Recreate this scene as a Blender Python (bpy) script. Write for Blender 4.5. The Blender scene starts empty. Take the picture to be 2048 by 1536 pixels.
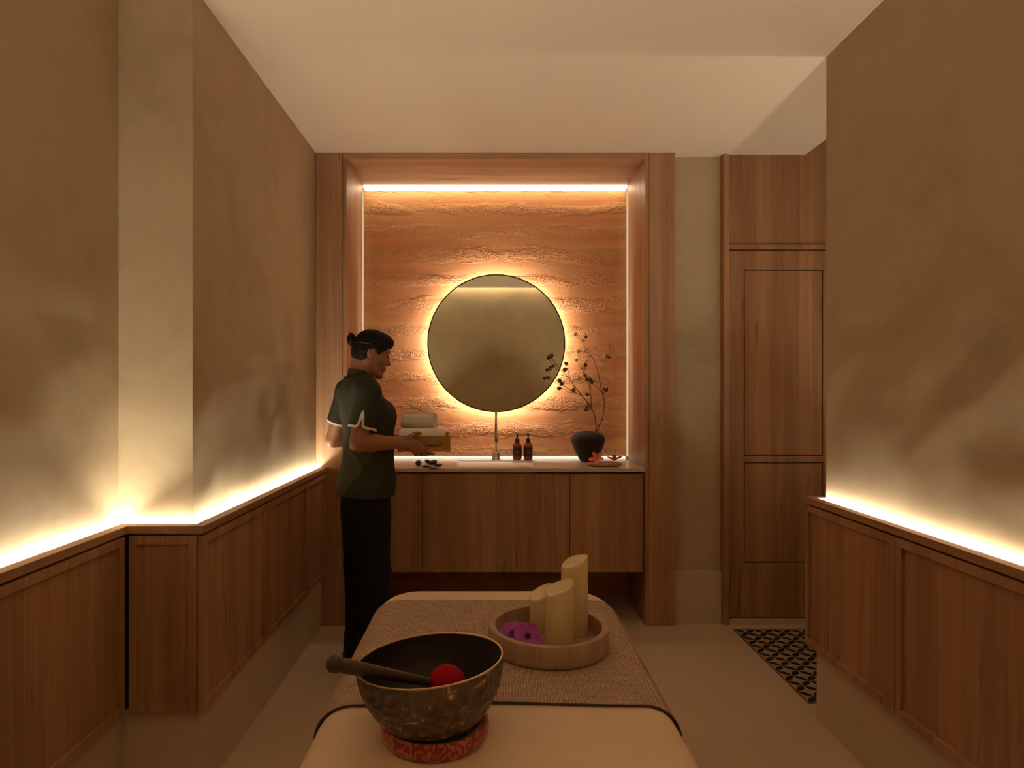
import bpy, bmesh, math, random
import numpy as np
from mathutils import Vector, Matrix

random.seed(7)
R = math.radians
SC = bpy.context.scene
COL = SC.collection

# ------------------------------------------------------------------ camera
cam_data = bpy.data.cameras.new('camera')
cam = bpy.data.objects.new('camera', cam_data)
COL.objects.link(cam)
cam.location = (0, 0, 1.33)
cam.rotation_euler = (R(90), 0, 0)
cam_data.sensor_width = 36.0
cam_data.lens = 1260 / 2048 * 36
cam_data.shift_x = 44 / 2048
cam_data.shift_y = 11 / 2048
cam_data.clip_start = 0.05
SC.camera = cam

# ------------------------------------------------------------------ world, exposure, light levels
world = bpy.data.worlds.new('world')
SC.world = world
world.use_nodes = True
world.node_tree.nodes['Background'].inputs[0].default_value = (0.0, 0.0, 0.0, 1)
world.node_tree.nodes['Background'].inputs[1].default_value = 0.0
vs = SC.view_settings
vs.view_transform = 'Standard'
vs.look = 'None'
vs.gamma = 1.0
vs.use_curve_mapping = False
vs.exposure = 0.18
SC.cycles.max_bounces = 12
SC.cycles.diffuse_bounces = 7
SC.cycles.glossy_bounces = 5
SC.cycles.sample_clamp_indirect = 6.0

WARM = (1.0, 0.90, 0.685)
L_LEDGE = 128.0      # strips along the wainscot ledges
L_NICHE_TOP = 7.0   # diffuser at the back of the niche soffit
L_NICHE_SIDE = 0.62
L_NICHE_BASE = 1.0
L_MIRROR = 74.0
L_REAR = 16.0        # cove over the wall behind the camera

# ------------------------------------------------------------------ node helpers
def nd(nt, t, ins=None, **props):
    n = nt.nodes.new(t)
    for k, v in props.items():
        setattr(n, k, v)
    for k, v in (ins or {}).items():
        s = n.inputs[k]
        if isinstance(v, bpy.types.NodeSocket):
            nt.links.new(v, s)
        else:
            s.default_value = v
    return n

def mth(nt, op, a, b=0.0, c=None, clamp=False):
    ins = {0: a, 1: b}
    if c is not None:
        ins[2] = c
    return nd(nt, 'ShaderNodeMath', ins, operation=op, use_clamp=clamp).outputs[0]

def mixc(nt, f, a, b, mode='MIX'):
    n = nd(nt, 'ShaderNodeMix', None, data_type='RGBA', blend_type=mode)
    for i, v in ((0, f), (6, a), (7, b)):
        if isinstance(v, bpy.types.NodeSocket):
            nt.links.new(v, n.inputs[i])
        else:
            n.inputs[i].default_value = (v[0], v[1], v[2], 1) if isinstance(v, tuple) else v
    return n.outputs[2]

def ramp(nt, f, stops):
    n = nd(nt, 'ShaderNodeValToRGB', {0: f})
    e = n.color_ramp.elements
    while len(e) < len(stops):
        e.new(0.5)
    for el, (p, c) in zip(e, stops):
        el.position = p
        el.color = (c[0], c[1], c[2], 1) if isinstance(c, tuple) else (c, c, c, 1)
    return n.outputs[0]

def noise(nt, vec, scale, detail=3, rough=0.5, dist=0.0):
    return nd(nt, 'ShaderNodeTexNoise', {'Vector': vec, 'Scale': scale, 'Detail': detail, 'Roughness': rough, 'Distortion': dist}).outputs[0]

def smooth(nt, f, lo, hi):
    return nd(nt, 'ShaderNodeMapRange', {0: f, 1: lo, 2: hi, 3: 0.0, 4: 1.0}, interpolation_type='SMOOTHSTEP').outputs[0]

def begin(name):
    m = bpy.data.materials.new(name)
    m.use_nodes = True
    nt = m.node_tree
    b = nt.nodes['Principled BSDF']
    return m, nt, b

def wpos(nt):
    return nd(nt, 'ShaderNodeNewGeometry').outputs['Position']

def opos(nt):
    return nd(nt, 'ShaderNodeTexCoord').outputs['Object']

def xyz(nt, v):
    n = nd(nt, 'ShaderNodeSeparateXYZ', {0: v})
    return n.outputs[0], n.outputs[1], n.outputs[2]

def vec(nt, x, y, z):
    return nd(nt, 'ShaderNodeCombineXYZ', {0: x, 1: y, 2: z}).outputs[0]

def bump(nt, b, h, strength=0.3, dist=0.005):
    n = nd(nt, 'ShaderNodeBump', {'Height': h, 'Strength': strength, 'Distance': dist})
    nt.links.new(n.outputs[0], b.inputs['Normal'])

def setc(nt, b, c):
    if isinstance(c, bpy.types.NodeSocket):
        nt.links.new(c, b.inputs['Base Color'])
    else:
        b.inputs['Base Color'].default_value = (c[0], c[1], c[2], 1)

def plain(name, c, rough=0.5, metal=0.0, var=0.08, scale=30, bmp=0.0, **extra):
    m, nt, b = begin(name)
    p = opos(nt)
    f = noise(nt, p, scale, 4)
    lo = tuple(x * (1 - var) for x in c)
    hi = tuple(min(1, x * (1 + var)) for x in c)
    setc(nt, b, mixc(nt, f, lo, hi))
    b.inputs['Roughness'].default_value = rough
    b.inputs['Metallic'].default_value = metal
    if bmp:
        bump(nt, b, noise(nt, p, scale * 3, 4), bmp, 0.003)
    for k, v in extra.items():
        b.inputs[k].default_value = v
    return m

def emitter(name, strength, c=WARM):
    m = bpy.data.materials.new(name)
    m.use_nodes = True
    nt = m.node_tree
    nt.nodes.clear()
    e = nd(nt, 'ShaderNodeEmission', {0: (c[0], c[1], c[2], 1), 1: strength})
    o = nd(nt, 'ShaderNodeOutputMaterial')
    nt.links.new(e.outputs[0], o.inputs[0])
    return m

def wood(name, grain='Z', dark=(0.305, 0.155, 0.075), light=(0.49, 0.275, 0.150), width=0.082, rough=0.48, streak=0.55):
    """laminated timber: staves of their own tone, fine grain, dark mineral streaks"""
    m, nt, b = begin(name)
    x, y, z = xyz(nt, wpos(nt))
    if grain == 'Z':
        u, v = mth(nt, 'ADD', x, mth(nt, 'MULTIPLY', y, 1.0)), z
    elif grain == 'X':
        u, v = mth(nt, 'ADD', y, z), x
    else:
        u, v = mth(nt, 'ADD', x, z), y
    cell = mth(nt, 'FLOOR', mth(nt, 'DIVIDE', u, width))
    rnd = nd(nt, 'ShaderNodeTexWhiteNoise', {'W': cell}, noise_dimensions='1D').outputs[0]
    off = mth(nt, 'MULTIPLY', rnd, 37.0)
    wob = mth(nt, 'MULTIPLY', noise(nt, vec(nt, mth(nt, 'MULTIPLY', u, 5.0), mth(nt, 'MULTIPLY', v, 1.6), off), 1.0, 2), 0.03)
    uu = mth(nt, 'ADD', u, wob)
    g1 = noise(nt, vec(nt, mth(nt, 'MULTIPLY', uu, 70.0), mth(nt, 'MULTIPLY', v, 1.4), off), 1.0, 4, 0.6)
    g2 = noise(nt, vec(nt, mth(nt, 'MULTIPLY', uu, 14.0), mth(nt, 'MULTIPLY', v, 0.9), off), 1.0, 3)
    st = noise(nt, vec(nt, mth(nt, 'MULTIPLY', uu, 22.0), mth(nt, 'MULTIPLY', v, 1.9), mth(nt, 'ADD', off, 9.0)), 1.0, 2, 0.6, 0.4)
    tone = mth(nt, 'ADD', mth(nt, 'MULTIPLY', rnd, 0.22), mth(nt, 'ADD', mth(nt, 'MULTIPLY', g1, 0.55), mth(nt, 'MULTIPLY', g2, 0.55)))
    f = smooth(nt, tone, 0.40, 0.95)
    c = mixc(nt, f, dark, light)
    s = mth(nt, 'MULTIPLY', smooth(nt, st, 0.64, 0.73), streak)
    c = mixc(nt, s, c, tuple(k * 0.38 for k in dark))
    setc(nt, b, c)
    b.inputs['Roughness'].default_value = rough
    bump(nt, b, g1, 0.12, 0.002)
    return m

M = {}
M['wood'] = wood('timber_upright')
M['wood_x'] = wood('timber_along_x', 'X')
M['wood_y'] = wood('timber_along_y', 'Y')
M['wood_gap_shade'] = plain('shadow_gap_timber', (0.03, 0.015, 0.008), 0.7)  # near-black: shade of gaps and recesses put into the timber colour
M['tray_wood'] = wood('pale_turned_wood', 'Z', (0.33, 0.20, 0.115), (0.50, 0.335, 0.21), 0.05, 0.55, 0.15)
M['box_wood'] = wood('honey_box_wood', 'X', (0.36, 0.17, 0.025), (0.46, 0.23, 0.04), 0.2, 0.5, 0.1)

def plaster():
    m, nt, b = begin('limewash_plaster')
    p = wpos(nt)
    a = noise(nt, p, 1.7, 4, 0.55, 0.6)
    c = noise(nt, p, 9.0, 5, 0.6, 0.3)
    f = mth(nt, 'ADD', mth(nt, 'MULTIPLY', a, 0.75), mth(nt, 'MULTIPLY', c, 0.3))
    setc(nt, b, ramp(nt, f, [(0.32, (0.40, 0.310, 0.195)), (0.52, (0.49, 0.385, 0.245)), (0.72, (0.54, 0.43, 0.28))]))
    b.inputs['Roughness'].default_value = 0.75
    h = mth(nt, 'ADD', noise(nt, p, 1.9, 1.5, 0.45, 0.4), mth(nt, 'MULTIPLY', noise(nt, p, 30.0, 3), 0.006))
    bump(nt, b, h, 1.0, 0.042)
    return m
M['plaster'] = plaster()
M['ceiling'] = plain('ceiling_paint', (0.82, 0.68, 0.53), 0.85, var=0.03, scale=2)
M['stone'] = plain('plinth_stone', (0.62, 0.50, 0.36), 0.6, var=0.05, scale=5)

def floor_mat():
    m, nt, b = begin('floor_tile')
    x, y, z = xyz(nt, wpos(nt))
    def joint(q, period, phase):
        t = mth(nt, 'FRACT', mth(nt, 'DIVIDE', mth(nt, 'SUBTRACT', q, phase), period))
        return mth(nt, 'LESS_THAN', t, 0.0022 / period)
    j = mth(nt, 'MAXIMUM', joint(y, 1.2, 2.38 - 2.4), joint(x, 1.2, -0.62 - 1.2))
    p = wpos(nt)
    f = noise(nt, p, 2.2, 4)
    c = mixc(nt, f, (0.60, 0.475, 0.335), (0.66, 0.52, 0.37))
    setc(nt, b, mixc(nt, j, c, (0.38, 0.28, 0.19)))
    b.inputs['Roughness'].default_value = 0.42
    bump(nt, b, noise(nt, p, 60, 3), 0.04, 0.002)
    return m
M['floor'] = floor_mat()

def mosaic_mat(px, py):
    """overlapping-circle tile: four dark petals meet at every node"""
    m, nt, b = begin('petal_tile')
    x, y, z = xyz(nt, wpos(nt))
    a = mth(nt, 'DIVIDE', mth(nt, 'SUBTRACT', x, px), 0.102)
    c = mth(nt, 'DIVIDE', mth(nt, 'SUBTRACT', y, py), 0.102)
    # rotate 45 degrees: the petals lie along the diagonals
    u = mth(nt, 'ADD', a, c)
    v = mth(nt, 'SUBTRACT', a, c)
    fu = mth(nt, 'FRACT', u)
    fv = mth(nt, 'FRACT', v)
    pu = mth(nt, 'ABSOLUTE', mth(nt, 'SUBTRACT', mth(nt, 'FRACT', mth(nt, 'ADD', v, 0.5)), 0.5))
    pv = mth(nt, 'ABSOLUTE', mth(nt, 'SUBTRACT', mth(nt, 'FRACT', mth(nt, 'ADD', u, 0.5)), 0.5))
    wu = mth(nt, 'MULTIPLY', mth(nt, 'SINE', mth(nt, 'MULTIPLY', fu, math.pi)), 0.20)
    wv = mth(nt, 'MULTIPLY', mth(nt, 'SINE', mth(nt, 'MULTIPLY', fv, math.pi)), 0.20)
    k = mth(nt, 'MAXIMUM', mth(nt, 'LESS_THAN', pu, wu), mth(nt, 'LESS_THAN', pv, wv))
    f = noise(nt, wpos(nt), 12, 3)
    base = mixc(nt, f, (0.36, 0.29, 0.21), (0.44, 0.35, 0.25))
    setc(nt, b, mixc(nt, k, base, (0.012, 0.011, 0.010)))
    b.inputs['Roughness'].default_value = 0.4
    return m
M['mosaic'] = mosaic_mat(1.352, 3.485)

def earth_mat():
    """rammed earth: wavy horizontal lifts, pitted bands between smooth ones"""
    m, nt, b = begin('rammed_earth')
    p = wpos(nt)
    x, y, z = xyz(nt, p)
    warp = mth(nt, 'MULTIPLY', mth(nt, 'SUBTRACT', noise(nt, vec(nt, mth(nt, 'MULTIPLY', x, 2.2), 0.0, mth(nt, 'MULTIPLY', z, 2.0)), 1.0, 3), 0.5), 0.03)
    zz = mth(nt, 'ADD', z, warp)
    band = mth(nt, 'MULTIPLY_ADD', mth(nt, 'SINE', mth(nt, 'ADD', mth(nt, 'MULTIPLY', zz, 2 * math.pi / 0.158), mth(nt, 'MULTIPLY', noise(nt, vec(nt, 0.0, 0.0, mth(nt, 'MULTIPLY', z, 3.3)), 1.0, 1), 5.0))), 0.16, 0.5)
    patch = noise(nt, vec(nt, mth(nt, 'MULTIPLY', x, 3.5), 0.0, mth(nt, 'MULTIPLY', zz, 10.0)), 1.0, 4, 0.65)
    rough = smooth(nt, mth(nt, 'ADD', band, mth(nt, 'MULTIPLY', patch, 1.05)), 0.97, 1.27)
    pit = nd(nt, 'ShaderNodeTexVoronoi', {'Vector': p, 'Scale': 108.0, 'Randomness': 1.0}, feature='SMOOTH_F1').outputs[0]
    pit2 = noise(nt, p, 105.0, 3, 0.6)
    lay = noise(nt, vec(nt, mth(nt, 'MULTIPLY', x, 0.8), 0.0, mth(nt, 'MULTIPLY', zz, 9.0)), 1.0, 4, 0.55)
    c = ramp(nt, lay, [(0.28, (0.43, 0.162, 0.056)), (0.5, (0.55, 0.230, 0.086)), (0.72, (0.61, 0.295, 0.125))])
    c = mixc(nt, mth(nt, 'MULTIPLY', rough, smooth(nt, pit2, 0.50, 0.68)), c, (0.62, 0.315, 0.14))
    c = mixc(nt, mth(nt, 'MULTIPLY', rough, smooth(nt, pit2, 0.46, 0.34)), c, (0.42, 0.155, 0.052))
    setc(nt, b, c)
    b.inputs['Roughness'].default_value = 0.9
    g = mth(nt, 'ADD', mth(nt, 'MULTIPLY', pit, 0.7), mth(nt, 'MULTIPLY', pit2, 1.0))
    h = mth(nt, 'ADD', mth(nt, 'MULTIPLY', g, mth(nt, 'ADD', mth(nt, 'MULTIPLY', rough, 0.95), 0.06)),
            mth(nt, 'ADD', mth(nt, 'MULTIPLY', rough, -0.02), mth(nt, 'MULTIPLY', noise(nt, p, 9.0, 4), 0.40)))
    bump(nt, b, h, 0.95, 0.0155)
    return m
M['earth'] = earth_mat()
M['counter'] = plain('cream_solid_surface', (0.62, 0.50, 0.39), 0.22, var=0.02, scale=8)
M['mirror'] = plain('tinted_mirror', (0.80, 0.80, 0.70), 0.02, 1.0, var=0.0)
M['black_metal'] = plain('black_metal', (0.02, 0.017, 0.014), 0.4, 0.8)
M['steel'] = plain('brushed_nickel', (0.62, 0.56, 0.50), 0.22, 1.0, var=0.03)
M['amber'] = plain('amber_glass', (0.30, 0.055, 0.008), 0.06, 0.0, var=0.0, **{'Transmission Weight': 0.55, 'IOR': 1.45})
M['black_plastic'] = plain('black_pump_plastic', (0.014, 0.011, 0.009), 0.35)
M['label'] = plain('dark_bottle_label', (0.018, 0.009, 0.007), 0.5)
M['print'] = plain('pale_label_print', (0.30, 0.24, 0.21), 0.6)
M['clay'] = plain('dark_matte_clay', (0.012, 0.0095, 0.0075), 0.75, var=0.2, scale=40, bmp=0.15)
M['bark'] = plain('branch_bark', (0.10, 0.052, 0.026), 0.8, var=0.3)
M['bark_pale'] = plain('pale_branch_bark', (0.42, 0.27, 0.13), 0.8, var=0.2)
M['pod'] = plain('dried_seed_pod', (0.17, 0.095, 0.04), 0.75, var=0.35, scale=60, bmp=0.3)
M['pod_pale'] = plain('pale_seed_pod', (0.55, 0.38, 0.20), 0.75, var=0.2, scale=60)
M['pebble'] = plain('black_basalt', (0.013, 0.012, 0.010), 0.28, var=0.2)
M['coral'] = plain('coral_petal', (0.80, 0.22, 0.16), 0.55, var=0.2, scale=40)
M['yellow'] = plain('yellow_flower_centre', (0.75, 0.40, 0.06), 0.6)
M['tan_stone'] = plain('tan_soap_stone', (0.42, 0.20, 0.10), 0.65, var=0.2, scale=20, bmp=0.2)
M['skin'] = plain('skin', (0.285, 0.117, 0.055), 0.5, var=0.05, scale=20)
M['lip'] = plain('lips', (0.22, 0.07, 0.042), 0.45)
M['eye'] = plain('eye', (0.05, 0.03, 0.02), 0.15)
M['hair'] = plain('black_hair', (0.0045, 0.0033, 0.0027), 0.7, var=0.3, scale=80, **{'Specular IOR Level': 0.22})
M['hairband'] = plain('grey_hair_elastic', (0.10, 0.085, 0.075), 0.5)

def cloth(name, c, rough=0.85, s=420, strength=0.2):
    m, nt, b = begin(name)
    p = opos(nt)
    f = noise(nt, p, 6.0, 4)
    setc(nt, b, mixc(nt, f, tuple(k * 0.85 for k in c), tuple(k * 1.12 for k in c)))
    b.inputs['Roughness'].default_value = rough
    b.inputs['Specular IOR Level'].default_value = 0.2
    bump(nt, b, noise(nt, p, s, 2), strength, 0.002)
    return m
M['olive'] = cloth('olive_uniform_cloth', (0.033, 0.032, 0.019))
M['black_cloth'] = cloth('black_trouser_cloth', (0.0095, 0.0085, 0.0065))
M['cream_trim'] = cloth('cream_trim', (0.72, 0.62, 0.50))
M['sheet'] = cloth('cream_sheet', (0.80, 0.615, 0.44), 0.9, 300, 0.08)
M['towel'] = cloth('white_terry', (0.90, 0.83, 0.74), 0.95, 900, 0.8)
M['shoe'] = plain('black_shoe_leather', (0.012, 0.010, 0.009), 0.4)

def runner_mat():
    m, nt, b = begin('woven_runner')
    x, y, z = xyz(nt, wpos(nt))
    q = mth(nt, 'ADD', x, mth(nt, 'MULTIPLY', z, 1.0))
    wob = mth(nt, 'MULTIPLY', noise(nt, vec(nt, mth(nt, 'MULTIPLY', q, 40.0), mth(nt, 'MULTIPLY', y, 9.0), 0.0), 1.0, 2), 0.004)
    t = mth(nt, 'SINE', mth(nt, 'MULTIPLY', mth(nt, 'ADD', q, wob), 2 * math.pi / 0.0062))
    n1 = noise(nt, vec(nt, mth(nt, 'MULTIPLY', q, 330.0), mth(nt, 'MULTIPLY', y, 60.0), 0.0), 1.0, 3, 0.6)
    n2 = noise(nt, vec(nt, mth(nt, 'MULTIPLY', q, 18.0), mth(nt, 'MULTIPLY', y, 120.0), 3.0), 1.0, 2)
    f = mth(nt, 'ADD', mth(nt, 'MULTIPLY', t, 0.085), mth(nt, 'ADD', mth(nt, 'MULTIPLY', n1, 0.75), mth(nt, 'MULTIPLY', n2, 0.25)))
    setc(nt, b, ramp(nt, f, [(0.30, (0.24, 0.145, 0.095)), (0.52, (0.42, 0.285, 0.20)), (0.75, (0.66, 0.49, 0.36))]))
    b.inputs['Roughness'].default_value = 0.95
    bump(nt, b, f, 0.5, 0.003)
    return m
M['runner'] = runner_mat()
M['runner_edge'] = plain('dark_runner_hem', (0.085, 0.055, 0.035), 0.9)

def bronze_mat():
    m, nt, b = begin('hammered_bronze')
    p = opos(nt)
    v = nd(nt, 'ShaderNodeTexVoronoi', {'Vector': p, 'Scale': 62.0, 'Randomness': 0.9}, feature='F1').outputs[0]
    n1 = noise(nt, p, 38.0, 4, 0.65, 1.2)
    n2 = noise(nt, p, 11.0, 3)
    f = mth(nt, 'ADD', mth(nt, 'MULTIPLY', n1, 0.8), mth(nt, 'MULTIPLY', n2, 0.25))
    setc(nt, b, ramp(nt, f, [(0.42, (0.10, 0.075, 0.056)), (0.56, (0.15, 0.105, 0.068)), (0.62, (0.19, 0.125, 0.075)), (0.66, (0.75, 0.48, 0.23))]))
    b.inputs['Metallic'].default_value = 0.55
    nt.links.new(ramp(nt, f, [(0.4, 0.5), (0.7, 0.3)]), b.inputs['Roughness'])
    bump(nt, b, v, 0.7, 0.010)
    return m
M['bronze'] = bronze_mat()
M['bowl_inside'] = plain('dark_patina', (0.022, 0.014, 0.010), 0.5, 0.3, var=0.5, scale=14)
M['bowl_rim'] = plain('polished_bronze_rim', (0.80, 0.56, 0.34), 0.3, 0.85)

def brocade_mat():
    m, nt, b = begin('red_gold_brocade')
    p = opos(nt)
    s = mth(nt, 'SINE', mth(nt, 'MULTIPLY', noise(nt, p, 26.0, 1, 0.4, 1.6), 34.0))
    k = smooth(nt, s, 0.15, 0.45)
    setc(nt, b, mixc(nt, k, (0.25, 0.010, 0.012), (0.46, 0.12, 0.030)))
    b.inputs['Roughness'].default_value = 0.6
    b.inputs['Sheen Weight'].default_value = 0.3
    bump(nt, b, s, 0.2, 0.003)
    return m
M['brocade'] = brocade_mat()
M['mallet_wood'] = plain('dark_mallet_wood', (0.055, 0.022, 0.012), 0.45, var=0.3)
M['red_felt'] = cloth('red_felt', (0.36, 0.006, 0.012), 0.95, 500, 0.4)
M['wax'] = plain('ivory_wax', (0.74, 0.60, 0.33), 0.5, var=0.06, scale=14, **{'Subsurface Weight': 0.25, 'Subsurface Scale': 0.02})
M['orchid'] = plain('purple_orchid_petal', (0.42, 0.06, 0.44), 0.55, var=0.35, scale=60)
M['orchid_lip'] = plain('deep_magenta_lip', (0.16, 0.006, 0.05), 0.5)
# ------------------------------------------------------------------ mesh helpers
def link(name, me, mat=None, parent=None, smooth_=False):
    o = bpy.data.objects.new(name, me)
    COL.objects.link(o)
    if mat:
        for mm in (mat if isinstance(mat, (list, tuple)) else [mat]):
            me.materials.append(mm)
    if smooth_ and len(me.polygons):
        me.polygons.foreach_set('use_smooth', [True] * len(me.polygons))
    if parent:
        o.parent = parent
        base = parent.parent
        loc = parent.location if base is None else Vector((0, 0, 0))
        if base is None and parent.type == 'EMPTY':
            o.matrix_parent_inverse = Matrix.Translation(-loc)
    return o

def thing(name, label, cat, loc, group=None):
    o = bpy.data.objects.new(name, None)
    o.empty_display_size = 0.05
    COL.objects.link(o)
    o.location = loc
    o['label'] = label
    o['category'] = cat
    if group:
        o['group'] = group
    return o

def tag(o, label, cat, group=None):
    o['label'] = label
    o['category'] = cat
    if group:
        o['group'] = group
    return o

def struct(o):
    o['kind'] = 'structure'
    return o

class MB:
    def __init__(self):
        self.v, self.f, self.m = [], [], []
        self.cur = 0
    def quadverts(self, pts, faces):
        n = len(self.v)
        self.v += [tuple(p) for p in pts]
        for f in faces:
            self.f.append(tuple(n + i for i in f))
            self.m.append(self.cur)
        return self
    def box(self, x0, x1, y0, y1, z0, z1, b=0.0):
        if b > 0:
            bm = bmesh.new()
            bmesh.ops.create_cube(bm, size=1.0)
            for v in bm.verts:
                v.co = Vector(((x0 + x1) / 2 + v.co.x * (x1 - x0), (y0 + y1) / 2 + v.co.y * (y1 - y0), (z0 + z1) / 2 + v.co.z * (z1 - z0)))
            bmesh.ops.bevel(bm, geom=bm.edges[:], offset=b, segments=2, affect='EDGES', profile=0.6)
            bm.verts.index_update()
            self.quadverts([v.co for v in bm.verts], [[v.index for v in f.verts] for f in bm.faces])
            bm.free()
            return self
        p = [(x0, y0, z0), (x1, y0, z0), (x1, y1, z0), (x0, y1, z0), (x0, y0, z1), (x1, y0, z1), (x1, y1, z1), (x0, y1, z1)]
        return self.quadverts(p, [(3, 2, 1, 0), (4, 5, 6, 7), (0, 1, 5, 4), (1, 2, 6, 5), (2, 3, 7, 6), (3, 0, 4, 7)])
    def prism(self, poly, z0, z1):
        n = len(poly)
        a = sum(poly[i][0] * poly[(i + 1) % n][1] - poly[(i + 1) % n][0] * poly[i][1] for i in range(n))
        if a < 0:
            poly = poly[::-1]
        p = [(x, y, z0) for x, y in poly] + [(x, y, z1) for x, y in poly]
        f = [tuple(range(n))[::-1], tuple(range(n, 2 * n))] + [(i, (i + 1) % n, n + (i + 1) % n, n + i) for i in range(n)]
        return self.quadverts(p, f)
    def lathe(self, prof, c=(0, 0, 0), seg=48, closed=False, mats=None):
        n = len(prof)
        pts = []
        for i in range(seg):
            a = 2 * math.pi * i / seg
            for r, z in prof:
                pts.append((c[0] + r * math.cos(a), c[1] + r * math.sin(a), c[2] + z))
        base = len(self.v)
        self.v += pts
        for i in range(seg):
            j = (i + 1) % seg
            for k in range(n if closed else n - 1):
                l = (k + 1) % n
                self.f.append((base + i * n + k, base + j * n + k, base + j * n + l, base + i * n + l))
                self.m.append(mats[k] if mats else self.cur)
        return self
    def tube(self, pts, rad, seg=10, cap=True):
        pts = [Vector(p) for p in pts]
        rad = rad if isinstance(rad, (list, tuple)) else [rad] * len(pts)
        base = len(self.v)
        up = Vector((0, 0, 1))
        prev = None
        for i, p in enumerate(pts):
            t = (pts[min(i + 1, len(pts) - 1)] - pts[max(i - 1, 0)]).normalized()
            if prev is None:
                a = t.cross(up if abs(t.z) < 0.9 else Vector((1, 0, 0))).normalized()
            else:
                a = (prev - t * prev.dot(t)).normalized()
            prev = a
            b = t.cross(a)
            for k in range(seg):
                w = 2 * math.pi * k / seg
                self.v.append(tuple(p + (a * math.cos(w) + b * math.sin(w)) * rad[i]))
        for i in range(len(pts) - 1):
            for k in range(seg):
                l = (k + 1) % seg
                self.f.append((base + i * seg + k, base + i * seg + l, base + (i + 1) * seg + l, base + (i + 1) * seg + k))
                self.m.append(self.cur)
        if cap:
            self.f.append(tuple(base + k for k in range(seg))[::-1])
            self.m.append(self.cur)
            e = base + (len(pts) - 1) * seg
            self.f.append(tuple(e + k for k in range(seg)))
            self.m.append(self.cur)
        return self
    def ball(self, c, r, rot=None, seg=16, rings=10, fn=None):
        base = len(self.v)
        r = r if isinstance(r, (tuple, list)) else (r, r, r)
        for i in range(rings + 1):
            th = math.pi * i / rings
            for k in range(seg):
                ph = 2 * math.pi * k / seg
                q = Vector((math.sin(th) * math.cos(ph), math.sin(th) * math.sin(ph), math.cos(th)))
                if fn:
                    q = fn(q)
                q = Vector((q.x * r[0], q.y * r[1], q.z * r[2]))
                if rot:
                    q = rot @ q
                self.v.append(tuple(q + Vector(c)))
        for i in range(rings):
            for k in range(seg):
                l = (k + 1) % seg
                self.f.append((base + i * seg + k, base + (i + 1) * seg + k, base + (i + 1) * seg + l, base + i * seg + l))
                self.m.append(self.cur)
        return self
    def sweep(self, path, sec):
        """sweep a closed section [(offset from wall, z)] along a 2-D path with mitred corners"""
        n = len(path)
        dirs = [(Vector(path[i + 1]) - Vector(path[i])).normalized() for i in range(n - 1)]
        nor = []
        for i in range(n):
            a = dirs[max(i - 1, 0)]
            b = dirs[min(i, n - 2)]
            na, nb = Vector((a.y, -a.x)), Vector((b.y, -b.x))
            mm = (na + nb)
            mm = mm / (mm.dot(na)) if mm.length > 1e-6 else na
            nor.append(mm)
        base = len(self.v)
        s = len(sec)
        for i in range(n):
            for o, z in sec:
                q = Vector(path[i]) + nor[i] * o
                self.v.append((q.x, q.y, z))
        for i in range(n - 1):
            for k in range(s):
                l = (k + 1) % s
                self.f.append((base + i * s + k, base + i * s + l, base + (i + 1) * s + l, base + (i + 1) * s + k))
                self.m.append(self.cur)
        self.f.append(tuple(base + k for k in range(s)))
        self.m.append(self.cur)
        self.f.append(tuple(base + (n - 1) * s + k for k in range(s))[::-1])
        self.m.append(self.cur)
        return self
    def build(self, name, mat=None, parent=None, smooth_=False, weld=True, mtx=None):
        me = bpy.data.meshes.new(name)
        me.from_pydata(self.v, [], self.f)
        if any(self.m):
            me.polygons.foreach_set('material_index', self.m)
        bm = bmesh.new()
        bm.from_mesh(me)
        if weld:
            bmesh.ops.remove_doubles(bm, verts=bm.verts[:], dist=1e-5)
        bmesh.ops.recalc_face_normals(bm, faces=bm.faces[:])
        if mtx:
            bmesh.ops.transform(bm, matrix=mtx, verts=bm.verts[:])
        bm.to_mesh(me)
        bm.free()
        o = link(name, me, mat, parent, smooth_)
        return o

def auto_smooth(o, ang=35):
    me = o.data
    me.polygons.foreach_set('use_smooth', [True] * len(me.polygons))
    me.set_sharp_from_angle(angle=R(ang))
    return o

def catmull(pts, n=8):
    pts = [Vector(p) for p in pts]
    out = []
    for i in range(len(pts) - 1):
        p0, p1, p2, p3 = pts[max(i - 1, 0)], pts[i], pts[i + 1], pts[min(i + 2, len(pts) - 1)]
        for k in range(n):
            t = k / n
            out.append(0.5 * ((2 * p1) + (p2 - p0) * t + (2 * p0 - 5 * p1 + 4 * p2 - p3) * t * t + (3 * p1 - p0 - 3 * p2 + p3) * t ** 3))
    out.append(pts[-1])
    return out

# ------------------------------------------------------------------ the room
H = 2.66
XL0, XL1, YC = -1.224, -0.98, 2.076        # recessed left wall, projecting left wall, face of the pier
XR, YR = 1.345, 2.52                       # right wall and its end
YREAR = -0.36

fl = struct(MB().box(-1.5, 2.6, -0.6, 4.3, -0.08, 0.0).build('floor', M['floor']))
mos = MB().box(1.352, 2.3, 2.672, 3.485, 0.0, 0.003).build('mosaic_inlay', M['mosaic'], fl)
mos['label'] = 'black and beige petal patterned tile inlay'
me_ = MB()
me_.box(1.346, 1.352, 2.666, 3.491, 0.0, 0.0035).box(1.352, 2.3, 3.485, 3.491, 0.0, 0.0035).box(1.352, 2.3, 2.666, 2.672, 0.0, 0.0035)
me_.build('inlay_border', plain('brass_inlay_border', (0.25, 0.15, 0.07), 0.4, 0.6), fl)

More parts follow.
